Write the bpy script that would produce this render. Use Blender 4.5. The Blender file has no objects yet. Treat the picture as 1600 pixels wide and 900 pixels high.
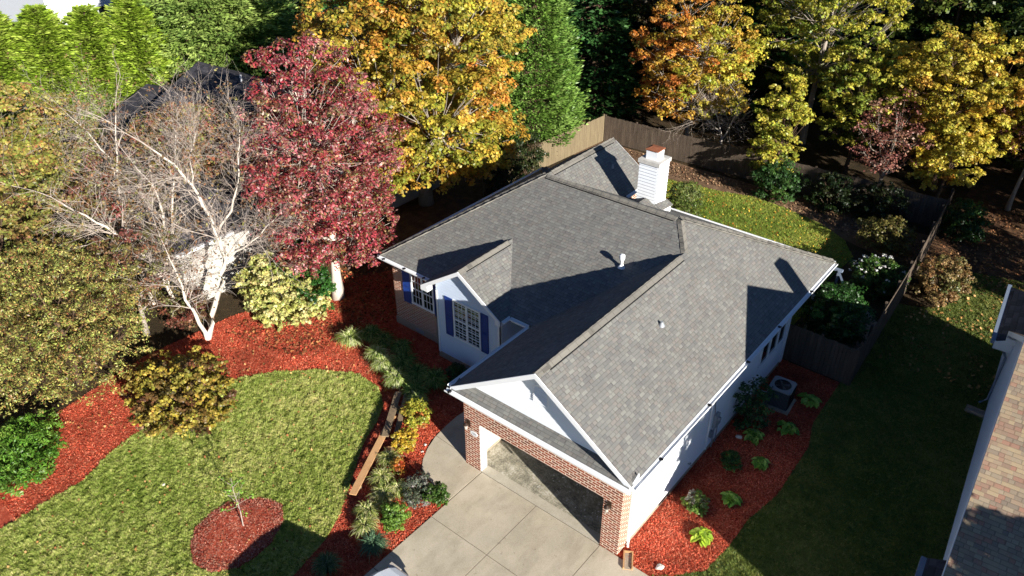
import bpy, bmesh, math, random
import numpy as np
from mathutils import Vector, Matrix
R=math.radians
sc=bpy.context.scene; col=sc.collection
# ---------------------------------------------------------------- camera, sky, sun, exposure
cam=bpy.data.cameras.new('camera'); co=bpy.data.objects.new('camera',cam); col.objects.link(co); sc.camera=co
cam.sensor_width=36.0; cam.lens=1216.9/1600*36; cam.clip_end=600; cam.clip_start=.1
_y,_p,_r=R(39.294),R(32.954),R(-0.147)
fw=Vector((-math.sin(_y)*math.cos(_p),math.cos(_y)*math.cos(_p),-math.sin(_p)))
rt=Vector((math.cos(_y),math.sin(_y),0)); up=rt.cross(fw)
r2=rt*math.cos(_r)+up*math.sin(_r); u2=up*math.cos(_r)-rt*math.sin(_r)
co.matrix_world=Matrix(((r2.x,u2.x,-fw.x,7.357),(r2.y,u2.y,-fw.y,-14.02),(r2.z,u2.z,-fw.z,19.83),(0,0,0,1)))
AZ,EL=R(-17.2),R(19.4)                       # towards the sun, from +X
sund=Vector((math.cos(AZ)*math.cos(EL),math.sin(AZ)*math.cos(EL),math.sin(EL)))
w=bpy.data.worlds.new('World'); sc.world=w; w.use_nodes=True
nt=w.node_tree; bg=nt.nodes['Background']; sky=nt.nodes.new('ShaderNodeTexSky')
sky.sky_type='NISHITA'; sky.sun_disc=False; sky.sun_elevation=EL; sky.sun_rotation=math.atan2(sund.x,sund.y)
nt.links.new(sky.outputs[0],bg.inputs[0]); bg.inputs[1].default_value=0.05; sky.ozone_density=5.0; sky.dust_density=.1; sky.air_density=.65
sl=bpy.data.lights.new('sun','SUN'); sl.energy=5.0; sl.angle=R(.5); sl.color=(1,.945,.86)
so=bpy.data.objects.new('sun',sl); col.objects.link(so); so.rotation_euler=sund.to_track_quat('Z','Y').to_euler()
vs=sc.view_settings; vs.view_transform='Standard'; vs.look='None'; vs.gamma=1; vs.use_curve_mapping=False; vs.exposure=1.15
sc.render.engine='CYCLES'
try:
    sc.cycles.max_bounces=6; sc.cycles.transparent_max_bounces=4; sc.cycles.diffuse_bounces=3; sc.cycles.glossy_bounces=2
except Exception: pass

# ---------------------------------------------------------------- helpers
def C(h):                                    # sRGB hex -> linear
    v=[int(h[i:i+2],16)/255 for i in (0,2,4)]
    return tuple(x/12.92 if x<=.04045 else ((x+.055)/1.055)**2.4 for x in v)
def tag(o,label=None,cat=None,group=None,kind=None):
    if label: o['label']=label
    if cat: o['category']=cat
    if group: o['group']=group
    if kind: o['kind']=kind
    return o
def empty(name,loc,label,cat,rz=0,group=None,kind=None):
    o=bpy.data.objects.new(name,None); o.empty_display_size=.3; col.objects.link(o); o.location=loc; o.rotation_euler=(0,0,rz)
    return tag(o,label,cat,group,kind)
def copy_tree(o,parent=None):
    c=o.copy(); col.objects.link(c); c.parent=parent
    for ch in o.children: copy_tree(ch,c)
    return c
class MB:
    def __init__(s): s.v=[];s.f=[];s.m=[];s.cuts=[]
    def cut(s): s.cuts.append(len(s.f))
    def face(s,pts,m=0):
        i=len(s.v); s.v+= [tuple(p) for p in pts]; s.f.append(tuple(range(i,i+len(pts)))); s.m.append(m)
    def solid(s,poly,d,m=0):                 # polygon extruded by vector d (closed)
        P=[Vector(p) for p in poly]; d=Vector(d)
        n=Vector((0,0,0))
        for i in range(len(P)): n+=P[i].cross(P[(i+1)%len(P)])
        if n.dot(d)>0: P=P[::-1]
        Q=[p+d for p in P]
        s.face(P,m); s.face(Q[::-1],m)
        for i in range(len(P)):
            j=(i+1)%len(P); s.face([P[j],P[i],Q[i],Q[j]],m)
    def box(s,a,b,m=0):
        x0,y0,z0=a;x1,y1,z1=b
        s.solid([(x0,y0,z1),(x1,y0,z1),(x1,y1,z1),(x0,y1,z1)],(0,0,z0-z1),m)
    def obox(s,c,ux,uy,uz,m=0):              # oriented box, half vectors
        c,ux,uy,uz=map(Vector,(c,ux,uy,uz))
        s.solid([c-ux-uy+uz,c+ux-uy+uz,c+ux+uy+uz,c-ux+uy+uz],-2*uz,m)
    def beam(s,p,q,w,h,m=0,up=(0,0,1)):
        p,q=Vector(p),Vector(q); d=(q-p); sd=d.cross(Vector(up)).normalized()
        if sd.length<.1: sd=Vector((1,0,0))
        u=sd.cross(d).normalized(); s.obox((p+q)/2,d/2,sd*w/2,u*h/2,m)
    def tube(s,pts,rad,n=8,m=0,cap=True):
        pts=[Vector(p) for p in pts]; rings=[]
        if not hasattr(rad,'__len__'): rad=[rad]*len(pts)
        for i,p in enumerate(pts):
            d=(pts[min(i+1,len(pts)-1)]-pts[max(i-1,0)]).normalized()
            a=d.cross(Vector((0,0,1)) if abs(d.z)<.95 else Vector((1,0,0))).normalized(); b=d.cross(a)
            base=len(s.v)
            s.v+=[tuple(p+(a*math.cos(t)+b*math.sin(t))*rad[i]) for t in [2*math.pi*k/n for k in range(n)]]
            rings.append(base)
        for i in range(len(rings)-1):
            A,B=rings[i],rings[i+1]
            for k in range(n):
                l=(k+1)%n; s.f.append((A+k,A+l,B+l,B+k)); s.m.append(m)
        if cap:
            s.f.append(tuple(rings[0]+k for k in range(n))[::-1]); s.m.append(m)
            s.f.append(tuple(rings[-1]+k for k in range(n))); s.m.append(m)
    def lathe(s,prof,c=(0,0,0),n=24,m=0):
        rings=[]
        for r_,z in prof:
            b=len(s.v); rings.append(b)
            s.v+=[(c[0]+r_*math.cos(2*math.pi*k/n),c[1]+r_*math.sin(2*math.pi*k/n),c[2]+z) for k in range(n)]
        for i in range(len(rings)-1):
            for k in range(n):
                l=(k+1)%n; s.f.append((rings[i]+k,rings[i]+l,rings[i+1]+l,rings[i+1]+k)); s.m.append(m)
    def build(s,name,mats,parent=None,uv=True,smooth=False):
        if s.cuts:
            bs=[0]+[c for c in s.cuts if c<len(s.f)]+[len(s.f)]; out=None
            for a,c in zip(bs[:-1],bs[1:]):
                if c<=a: continue
                q=MB(); mp={}
                for fi in range(a,c):
                    q.f.append(tuple(mp.setdefault(i,len(mp)) for i in s.f[fi])); q.m.append(s.m[fi])
                q.v=[None]*len(mp)
                for i,j in mp.items(): q.v[j]=s.v[i]
                o=q.build(name,mats,parent,uv,smooth); out=out or o
            return out
        me=bpy.data.meshes.new(name); me.from_pydata(s.v,[],s.f)
        if not isinstance(mats,(list,tuple)): mats=[mats]
        for m in mats: me.materials.append(m)
        me.polygons.foreach_set('material_index',s.m)
        if smooth: me.polygons.foreach_set('use_smooth',[True]*len(s.f))
        if uv:
            l=me.uv_layers.new(name='uv'); dat=np.zeros(len(me.loops)*2)
            for p in me.polygons:
                n=p.normal
                if abs(n.z)>.995: u,v=Vector((1,0,0)),Vector((0,1,0))
                else: u=Vector((0,0,1)).cross(n).normalized(); v=n.cross(u)
                for li in p.loop_indices:
                    P=me.vertices[me.loops[li].vertex_index].co; dat[2*li]=P.dot(u); dat[2*li+1]=P.dot(v)
            l.data.foreach_set('uv',dat)
        me.update()
        o=bpy.data.objects.new(name,me); col.objects.link(o)
        if parent: o.parent=parent
        return o
def quads(name,V,cols,mat,parent=None,k=4,mesh_only=False):   # V (N,k,3) numpy, cols (N,3)
    N=len(V); me=bpy.data.meshes.new(name)
    me.vertices.add(N*k); me.vertices.foreach_set('co',V.reshape(-1).astype(np.float32))
    me.loops.add(N*k); me.loops.foreach_set('vertex_index',np.arange(N*k,dtype=np.int32))
    me.polygons.add(N); me.polygons.foreach_set('loop_start',np.arange(0,N*k,k,dtype=np.int32))
    try: me.polygons.foreach_set('loop_total',np.full(N,k,dtype=np.int32))
    except Exception: pass
    a=me.attributes.new('tint','FLOAT_COLOR','POINT')
    c=np.ones((N,k,4),np.float32); c[:,:,:3]=cols[:,None,:]; a.data.foreach_set('color',c.reshape(-1))
    me.materials.append(mat); me.update(calc_edges=True); me.validate()
    if mesh_only: return me
    o=bpy.data.objects.new(name,me); col.objects.link(o)
    if parent: o.parent=parent
    return o

# ---------------------------------------------------------------- materials
def newmat(name,base=(.5,.5,.5),rough=.7,spec=.3,metal=0):
    m=bpy.data.materials.new(name); m.use_nodes=True; b=m.node_tree.nodes['Principled BSDF']
    b.inputs['Base Color'].default_value=(*base,1); b.inputs['Roughness'].default_value=rough
    b.inputs['Specular IOR Level'].default_value=spec; b.inputs['Metallic'].default_value=metal
    return m,m.node_tree,b
def N(nt,t,**kw):
    n=nt.nodes.new(t)
    for k,v in kw.items():
        if k.startswith('i_'):
            n.inputs[int(k[2:])].default_value=v
        else: setattr(n,k,v)
    return n
def coord(nt,scale=1,uv=False):
    tc=N(nt,'ShaderNodeTexCoord'); mp=N(nt,'ShaderNodeMapping'); nt.links.new(tc.outputs['UV' if uv else 'Object'],mp.inputs[0])
    s=scale if hasattr(scale,'__len__') else (scale,)*3; mp.inputs['Scale'].default_value=s
    return mp.outputs[0]
def noise(nt,vec,scale,detail=4,rough=.6):
    n=N(nt,'ShaderNodeTexNoise'); n.inputs['Scale'].default_value=scale; n.inputs['Detail'].default_value=detail; n.inputs['Roughness'].default_value=rough
    nt.links.new(vec,n.inputs['Vector']); return n.outputs['Fac']
def ramp(nt,fac,stops):
    r=N(nt,'ShaderNodeValToRGB'); e=r.color_ramp.elements
    while len(e)<len(stops): e.new(.5)
    for i,(p,c) in enumerate(stops): e[i].position=p; e[i].color=(*c,1)
    nt.links.new(fac,r.inputs[0]); return r.outputs[0]
def mix(nt,a,b,fac,mode='MIX'):
    m=N(nt,'ShaderNodeMix',data_type='RGBA',blend_type=mode)
    for s,i in ((fac,0),(a,6),(b,7)):
        if isinstance(s,(int,float)): m.inputs[i].default_value=s
        elif isinstance(s,tuple): m.inputs[i].default_value=(*s,1)
        else: nt.links.new(s,m.inputs[i])
    return m.outputs[2]
def mth(nt,op,a,b=None,c=None):
    m=N(nt,'ShaderNodeMath',operation=op)
    for i,s in enumerate((a,b,c)):
        if s is None: continue
        if isinstance(s,(int,float)): m.inputs[i].default_value=s
        else: nt.links.new(s,m.inputs[i])
    return m.outputs[0]
def bump(nt,b,h,dist,strength=1):
    n=N(nt,'ShaderNodeBump'); n.inputs['Strength'].default_value=strength; n.inputs['Distance'].default_value=dist
    nt.links.new(h,n.inputs['Height']); nt.links.new(n.outputs[0],b.inputs['Normal'])
def stained(name,stops,scale):
    m=two(name,stops,scale,.9,.004,.4,26); nt=m.node_tree; b=nt.nodes['Principled BSDF']; src=b.inputs[0].links[0].from_socket
    v=coord(nt,(1,.45,1)); n=noise(nt,v,1.3,7,.65); n2=noise(nt,coord(nt),.45,3); sp=noise(nt,coord(nt),7,3,.5)
    f=ramp(nt,n,[(.40,(.70,.69,.67)),(.50,(1,1,1))]); g=ramp(nt,n2,[(.35,(.86,.86,.85)),(.6,(1.03,1.02,1.0))]); h=ramp(nt,sp,[(.27,(.6,.59,.57)),(.32,(1,1,1))])
    c=mix(nt,mix(nt,mix(nt,src,f,.42,'MULTIPLY'),g,1.0,'MULTIPLY'),h,.6,'MULTIPLY'); nt.links.new(c,b.inputs[0]); return m
def paint(name,base,rough=.55,var=.12,spec=.35,scale=3):
    m,nt,b=newmat(name,base,rough,spec); v=coord(nt)
    n=noise(nt,v,scale,6,.65); d=tuple(x*(1-var) for x in base)
    n2=noise(nt,v,scale*12,3)
    c=mix(nt,ramp(nt,n,[(.3,d),(.65,base)]),tuple(x*(1-var*.8) for x in base),mth(nt,'MULTIPLY',n2,.5))
    nt.links.new(c,b.inputs[0]); bump(nt,b,n2,.003,.3); return m
def two(name,stops,scale,rough=.9,bd=.02,bs=.5,scale2=None,spec=.2,aniso=(1,1,1)):
    m,nt,b=newmat(name,stops[0][1],rough,spec); v=coord(nt,aniso)
    n=noise(nt,v,scale,8,.7); n2=noise(nt,v,scale2 or scale*7,4,.7)
    f=mth(nt,'ADD',mth(nt,'MULTIPLY',n,.55),mth(nt,'MULTIPLY',n2,.45))
    nt.links.new(ramp(nt,f,stops),b.inputs[0]); bump(nt,b,n2,bd,bs); return m
def shingle(name,pal,cw=.27,ch=.135):
    m,nt,b=newmat(name,(.2,.2,.2),.92,.15); tc=N(nt,'ShaderNodeTexCoord'); sp=N(nt,'ShaderNodeSeparateXYZ'); nt.links.new(tc.outputs['UV'],sp.inputs[0])
    u,v=sp.outputs[0],sp.outputs[1]
    vr=mth(nt,'DIVIDE',v,ch); row=mth(nt,'FLOOR',vr); fr=mth(nt,'FRACT',vr)
    wn=N(nt,'ShaderNodeTexWhiteNoise',noise_dimensions='1D'); nt.links.new(row,wn.inputs['W'])
    uu=mth(nt,'ADD',mth(nt,'DIVIDE',u,cw),mth(nt,'MULTIPLY',wn.outputs[0],7.3))
    # uneven tab widths
    uw=mth(nt,'ADD',uu,mth(nt,'MULTIPLY',mth(nt,'SINE',mth(nt,'ADD',mth(nt,'MULTIPLY',uu,2.1),mth(nt,'MULTIPLY',row,1.7))),.22))
    cell=mth(nt,'FLOOR',uw); fu=mth(nt,'FRACT',uw)
    cx=N(nt,'ShaderNodeCombineXYZ'); nt.links.new(cell,cx.inputs[0]); nt.links.new(row,cx.inputs[1])
    w2=N(nt,'ShaderNodeTexWhiteNoise',noise_dimensions='2D'); nt.links.new(cx.outputs[0],w2.inputs['Vector'])
    ob=coord(nt); big=noise(nt,ob,.6,3); gr=noise(nt,ob,90,3,.8)
    base=ramp(nt,w2.outputs[0],[(i/(len(pal)-1),p) for i,p in enumerate(pal)])
    base=mix(nt,base,(1.25,1.2,1.15),mth(nt,'MULTIPLY',gr,.30),'MULTIPLY')
    base=mix(nt,base,(.55,.55,.55),mth(nt,'MULTIPLY',mth(nt,'SUBTRACT',big,.35),.8),'MULTIPLY')
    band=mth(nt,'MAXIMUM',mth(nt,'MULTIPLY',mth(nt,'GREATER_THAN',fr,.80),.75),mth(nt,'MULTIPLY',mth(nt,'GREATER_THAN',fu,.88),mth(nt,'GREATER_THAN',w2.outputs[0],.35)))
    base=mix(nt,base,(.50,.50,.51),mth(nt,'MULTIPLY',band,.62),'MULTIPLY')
    nt.links.new(base,b.inputs[0])
    gap=mth(nt,'LESS_THAN',mth(nt,'ABSOLUTE',mth(nt,'SUBTRACT',fu,.5)),.46)
    thick=mth(nt,'MULTIPLY',mth(nt,'GREATER_THAN',w2.outputs[0],.45),.35)
    h=mth(nt,'ADD',mth(nt,'MULTIPLY',mth(nt,'SUBTRACT',1.0,fr),.7),mth(nt,'MULTIPLY',mth(nt,'ADD',thick,.3),gap))
    h=mth(nt,'ADD',h,mth(nt,'MULTIPLY',gr,.15))
    bump(nt,b,h,.022,.9); return m
def brickmat(name):
    m,nt,b=newmat(name,(.4,.15,.1),.9,.2); v=coord(nt,1,True)
    t=N(nt,'ShaderNodeTexBrick'); nt.links.new(v,t.inputs['Vector'])
    t.inputs['Scale'].default_value=1; t.inputs['Brick Width'].default_value=.27; t.inputs['Row Height'].default_value=.098
    t.inputs['Mortar Size'].default_value=.017; t.inputs['Mortar Smooth'].default_value=.1; t.inputs['Bias'].default_value=-.1
    t.inputs['Color1'].default_value=(*C('8e4028'),1); t.inputs['Color2'].default_value=(*C('5c261a'),1); t.inputs['Mortar'].default_value=(*C('d6cab8'),1)
    n=noise(nt,coord(nt),9,3); c=mix(nt,t.outputs[0],C('a5542f'),mth(nt,'MULTIPLY',mth(nt,'GREATER_THAN',n,.55),.25))
    c2=mix(nt,c,(1.15,1.1,1.05),noise(nt,coord(nt),40,2),'MULTIPLY')
    nt.links.new(c2,b.inputs[0]); bump(nt,b,mth(nt,'SUBTRACT',1.0,t.outputs['Fac']),.01,.7); return m
def leafmat(name,trans=.35,rough=.42):
    m,nt,b=newmat(name,(.1,.2,.05),rough,.4); a=N(nt,'ShaderNodeAttribute',attribute_name='tint')
    nt.links.new(a.outputs['Color'],b.inputs[0])
    t=N(nt,'ShaderNodeBsdfTranslucent'); nt.links.new(a.outputs['Color'],t.inputs[0])
    ms=N(nt,'ShaderNodeMixShader'); ms.inputs[0].default_value=trans
    nt.links.new(b.outputs[0],ms.inputs[1]); nt.links.new(t.outputs[0],ms.inputs[2])
    nt.links.new(ms.outputs[0],nt.nodes['Material Output'].inputs[0]); return m
M={}
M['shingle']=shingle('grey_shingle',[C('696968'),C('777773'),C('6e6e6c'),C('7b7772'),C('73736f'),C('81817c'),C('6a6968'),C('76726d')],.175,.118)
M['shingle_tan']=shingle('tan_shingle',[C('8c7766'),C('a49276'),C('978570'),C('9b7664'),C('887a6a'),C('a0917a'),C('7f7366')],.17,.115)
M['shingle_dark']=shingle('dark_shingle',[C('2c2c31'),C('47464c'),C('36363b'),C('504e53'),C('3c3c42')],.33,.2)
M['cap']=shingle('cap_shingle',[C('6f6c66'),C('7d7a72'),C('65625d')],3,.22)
M['brick']=brickmat('red_brick')
M['siding']=paint('white_siding',C('e2e6ea'),.5,.06)
M['siding_blue']=paint('pale_blue_siding',C('c0cde0'),.5,.06)
M['trim']=paint('white_trim',C('e4e6e8'),.45,.05)
M['trim_dirty']=paint('weathered_trim',C('c9c6bf'),.6,.25,scale=8)
M['shutter']=paint('blue_shutter',C('1c3a80'),.45,.1)
M['foundation']=two('foundation_block',[(.3,C('86786a')),(.7,C('b3a48f'))],3,.95,.01)
M['black']=paint('black_metal',C('1d1d1f'),.4,.2)
M['dark']=paint('dark_interior',C('2a2622'),.8,.3)
M['glass'],_,b=newmat('window_glass',(.015,.018,.02),.06,.9)
M['concrete']=stained('driveway_concrete',[(.30,C('988f7d')),(.44,C('b4aa96')),(.56,C('c0b6a3')),(.7,C('cdc4b1'))],.55)
M['apron']=two('apron_concrete',[(.3,C('9a9282')),(.6,C('b9b1a0'))],2,.85,.004,.3,20)
M['joint']=two('joint_dark',[(.3,C('4a4338')),(.7,C('6d6454'))],8)
M['slab']=two('garage_slab',[(.36,C('5a5852')),(.5,C('98927f')),(.62,C('c4beb0'))],2.2,.8,.003,.3,18)
M['drywall']=paint('garage_drywall',C('d9d4cc'),.8,.08)
M['mulch']=two('red_mulch',[(.34,C('6e2a1e')),(.5,C('b04c36')),(.62,C('d07a5e'))],3,.95,.06,1,38)
M['mulch_old']=two('leaf_litter',[(.32,C('2c2018')),(.5,C('5a4230')),(.66,C('8a6848'))],2.0,.95,.05,1,30)
M['soil']=two('forest_floor',[(.3,C('1e1a12')),(.5,C('3a3020')),(.7,C('5a4630'))],1.0,.95,.05,1,14)
M['straw']=two('pine_straw',[(.3,C('4a3a2e')),(.5,C('725a46')),(.68,C('947a60'))],1.6,.95,.05,1,25)
def lawnmat():
    m,nt,b=newmat('lawn_grass',(.1,.15,.04),.95,.1); v=coord(nt)
    n=noise(nt,v,.45,5,.6); n2=noise(nt,v,5,6,.75); n3=noise(nt,v,38,4,.8)
    f=mth(nt,'ADD',mth(nt,'MULTIPLY',n,.5),mth(nt,'ADD',mth(nt,'MULTIPLY',n2,.25),mth(nt,'MULTIPLY',n3,.25)))
    nt.links.new(ramp(nt,f,[(.36,C('4a5a24')),(.46,C('707c38')),(.56,C('9a9850')),(.66,C('bfb270'))]),b.inputs[0])
    bump(nt,b,mth(nt,'ADD',n2,n3),.08,1); return m
M['lawn']=lawnmat()
M['bark_grey']=two('grey_bark',[(.3,C('6d635a')),(.6,C('a69c90'))],5,.9,.02,.8,30,aniso=(1,1,.3))
M['bark_white']=two('pale_bark',[(.3,C('a59a8c')),(.6,C('d6ccc0'))],5,.85,.02,.6,30,aniso=(1,1,.3))
M['bark_twig']=two('twig_bark',[(.3,C('7d7068')),(.6,C('b3a79c'))],5,.9,.005)
M['bark_brown']=two('brown_bark',[(.3,C('3b2f26')),(.6,C('6b5646'))],4,.9,.03,.9,25,aniso=(1,1,.3))
M['wood']=two('weathered_fence_wood',[(.3,C('3a322b')),(.5,C('564b41')),(.7,C('786b5d'))],2,.9,.006,.6,30,aniso=(3,3,.35))
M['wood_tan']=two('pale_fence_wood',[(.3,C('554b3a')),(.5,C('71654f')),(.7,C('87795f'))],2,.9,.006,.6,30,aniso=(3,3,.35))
M['lumber']=two('pine_lumber',[(.3,C('9a7450')),(.5,C('bf9468')),(.7,C('cda678'))],1.5,.8,.004,.4,20,aniso=(1,1,1))
M['lumber_old']=two('old_lumber',[(.3,C('5e5142')),(.5,C('85735c')),(.7,C('9d8a6f'))],2.5,.85,.006,.5,20)
M['leaf']=leafmat('leaf',.35)
M['needle']=leafmat('needle',.2)
M['grass']=leafmat('grass_blade',.45,.6)
M['chips'],_nt,_b=newmat('mulch_chips',(.3,.06,.04),.9,.1)
_a=N(_nt,'ShaderNodeAttribute',attribute_name='tint'); _nt.links.new(_a.outputs['Color'],_b.inputs[0])
M['rust']=two('rusty_metal',[(.3,C('6a3a26')),(.6,C('9c6448'))],5,.8,.004)
M['steel']=paint('grey_metal',C('8b9096'),.45,.15,.5)
M['ac']=paint('condenser_paint',C('5f6468'),.5,.15,.4)
M['meter']=paint('meter_grey',C('9aa0a3'),.45,.15,.4)
M['car'],_nt,_b=newmat('white_car_paint',C('dfe5ea'),.18,.6); _b.inputs['Coat Weight'].default_value=.6
M['rubber'],_,_=newmat('tyre_rubber',(.02,.02,.02),.8,.2)
M['bronze']=paint('bronze_lamp',C('3a2a20'),.4,.3,.5)
M['lampglass'],_,_=newmat('lamp_glass',C('b5aca0'),.15,.6)
M['stone']=two('pale_stone',[(.3,C('b8aea0')),(.6,C('e2dbcf'))],9,.8,.01)
M['gravel']=two('grey_gravel',[(.35,C('5b554c')),(.6,C('a69c8e'))],9,.9,.03,1,45)
M['deckpaint']=paint('grey_deck_paint',C('7a879a'),.6,.2)

# ---------------------------------------------------------------- the setting
rng=np.random.default_rng(7)
def sheet(name,poly,z,m,t=.0,kind='structure'):
    b=MB()
    if t: b.solid([(x,y,z) for x,y in poly],(0,0,-t))
    else:
        P=[(x,y,z) for x,y in poly]
        a=sum(P[i][0]*P[(i+1)%len(P)][1]-P[(i+1)%len(P)][0]*P[i][1] for i in range(len(P)))
        b.face(P if a>0 else P[::-1])
    return tag(b.build(name,m),kind=kind)
sheet('ground',[(-300,-300),(300,-300),(300,300),(-300,300)],0,M['soil'])
lawnF=[(-15.6,-16),(-15.7,-11.5),(-15.7,-10.3),(-15.7,-8.8),(-16.3,-7.4),(-16.6,-5.5),(-16.6,-3.6),(-16.2,-2.2),(-15.5,-1.2),(-14.2,.05),(-12.8,.85),(-11.5,.8),(-10.6,.2),(-10.1,-.6),(-9.75,-1.5),(-9.2,-2.3),(-8.7,-3.0),(-8.2,-3.7),(-7.75,-4.4),(-7.4,-5.2),(-7.1,-6.6),(-6.9,-9),(-6.8,-16)]
bedF=[(-5.45,-16),(-5.45,-1.65),(-7.2,-1.25),(-7.9,0),(-8.0,4.0),(-8.0,4.2),(-11.3,4.2),(-14.2,4.9),(-14.3,9),(-16.5,9),(-18.2,6),(-19.3,3),(-20.2,0),(-20.5,-4),(-19.6,-9),(-18.5,-13),(-17,-16)]
sheet('mulch_bed',bedF,.012,M['mulch'])
sheet('side_mulch_bed',[(.0,-.02),(1.1,-.02),(1.6,.35),(2.35,1.2),(2.5,2.6),(2.5,3.8),(2.8,5.4),(2.75,8.2),(2.4,9.5),(2.35,12.45),(-.1,12.45),(-.1,0)],.020,M['mulch'])
sheet('leaf_litter_bed',[(-24,7),(-20,3),(-18.2,6),(-16.5,9),(-14.3,9),(-14.3,15),(-19.5,17),(-19.5,40),(-40,40)],.006,M['mulch_old'])
sheet('front_lawn',lawnF,.020,M['lawn'])
lawnR=[(1.1,-.6),(1.1,-.02),(1.6,.35),(2.35,1.2),(2.5,2.6),(2.5,3.8),(2.8,5.4),(2.75,8.2),(2.4,9.5),(2.35,12.45),(2.62,12.5),(2.3,19.6),(3.2,19.9),(4.0,20.5),(4.6,22.0),(3.6,23.5),(4.0,24.5),(7,25.5),(11,26),(16,26),(16,-16),(2.4,-16),(2.4,-.6)]
sheet('side_lawn',lawnR,.016,M['lawn'])
lawnB=[(-13,15),(-13,24.6),(-11,24.9),(-9,25.2),(-7.4,25.7),(-5.4,25.5),(-3.1,24.9),(-1.6,24.0),(-.6,22.5),(-.8,19.5),(-.6,16),(-.6,15)]
sheet('back_lawn',lawnB,.012,M['lawn'])
sheet('straw_bank',[(-19,24.2),(-13,24.6),(-11,24.9),(-9,25.2),(-7.4,25.7),(-5.4,25.5),(-3.1,24.9),(-1.6,24.0),(1,23.2),(1.8,24),(1.8,27.2),(-19,27.2)],.008,M['straw'])
sheet('gravel_bed',[(.2,15.5),(1.9,12.6),(2.45,12.6),(2.2,17.5),(1.2,18.5)],.013,M['gravel'])
sheet('leaf_litter_yard',[(4.0,24.5),(7,25.5),(11,26),(16,26),(16,40),(2,40),(2,24)],.007,M['mulch_old'])
# driveway and walk: concrete panels with real gaps over a dark bed
dx=[-5.45,-3.1,-.62,2.35]; dy=[-.02,-2.5,-5.0,-7.5,-10,-12.5,-15,-17.5]
sheet('driveway_base',[(-5.47,-18),(2.38,-18),(2.38,-.015),(-5.47,-.015)],.022,M['joint'])
b=MB()
for i in range(3):
    for j in range(7):
        b.solid([(dx[i]+.012,dy[j+1]+.012,.045),(dx[i+1]-.012,dy[j+1]+.012,.045),(dx[i+1]-.012,dy[j]-.012,.045),(dx[i]+.012,dy[j]-.012,.045)],(0,0,-.021))
tag(b.build('driveway',M['concrete']),kind='structure')
walk=[(-5.475,-1.7),(-6.1,-1.52),(-6.7,-1.40),(-7.15,-1.22),(-7.45,-.85),(-7.7,-.35),(-7.88,.2),(-7.97,.8),(-8.02,1.5),(-7.9,2.4),(-7.75,3.2),(-7.75,3.75),(-6.22,3.75),(-6.22,-.02),(-5.475,-.02)]
sheet('walkway_base',walk,.024,M['joint'])
def clip(poly,a,b_,c_):                      # keep a*x+b*y<=c
    out=[]
    for i in range(len(poly)):
        p,q=poly[i],poly[(i+1)%len(poly)]; fp=a*p[0]+b_*p[1]-c_; fq=a*q[0]+b_*q[1]-c_
        if fp<=0: out.append(p)
        if fp*fq<0:
            t=fp/(fp-fq); out.append((p[0]+(q[0]-p[0])*t,p[1]+(q[1]-p[1])*t))
    return out
b=MB()
w1=clip(walk,.28,1,-1.72+.015+1.6); 
for k,(lo,hi) in enumerate([(-9,-.135),(-.11,1.6),(1.625,9)]):
    s=clip(clip(walk,.05,1,hi),-.05,-1,-lo)
    b.solid([(x,y,.046) for x,y in s],(0,0,-.02))
tag(b.build('walkway',M['concrete']),kind='structure')
b=MB(); b.solid([(-5.48,-.012,.046),(-.68,-.012,.046),(-.68,.34,.052),(-5.48,.34,.052)],(0,0,-.015)); tag(b.build('garage_apron',M['apron']),kind='structure')
sheet('garage_floor',[(-6.0,.0),(-.15,.0),(-.15,6.3),(-6.0,6.3)],.034,M['slab'])

# ---- scatter on the ground
def inpoly(P,poly):
    x,y=P[:,0],P[:,1]; c=np.zeros(len(P),bool); n=len(poly)
    for i in range(n):
        x1,y1=poly[i]; x2,y2=poly[(i+1)%n]
        if y1==y2: continue
        k=((y1>y)!=(y2>y))&(x<(x2-x1)*(y-y1)/(y2-y1)+x1); c^=k
    return c
def scatter(poly,n,excl=(),box=None):
    xs=[p[0] for p in poly]; ys=[p[1] for p in poly]; bx=box or (min(xs),min(ys),max(xs),max(ys))
    P=rng.uniform((bx[0],bx[1]),(bx[2],bx[3]),(n,2)); k=inpoly(P,poly)
    for e in excl: k&=~inpoly(P,e)
    return P[k]
_wr=np.random.default_rng(1); _wa=_wr.uniform(0,2*np.pi,(16,24)); _wp=_wr.uniform(0,6.28,(16,24)); _wf=_wr.uniform(.55,1.9,(16,24))
def wob(P,s,seed=0):
    k=int(seed)%16; v=0
    for i in range(24): v=v+np.sin((P[:,0]*np.cos(_wa[k,i])+P[:,1]*np.sin(_wa[k,i]))*s*_wf[k,i]+_wp[k,i])
    return v/4.2
circ=[(-10.5,-8.0),(-10.95,-7.5),(-11.1,-6.8),(-11.05,-6.3),(-10.8,-5.9),(-10.3,-5.45),(-9.6,-5.2),(-9.0,-5.6),(-8.6,-6.3),(-8.5,-7.0),(-8.6,-7.6),(-9.1,-8.2),(-9.8,-8.35)]
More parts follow.
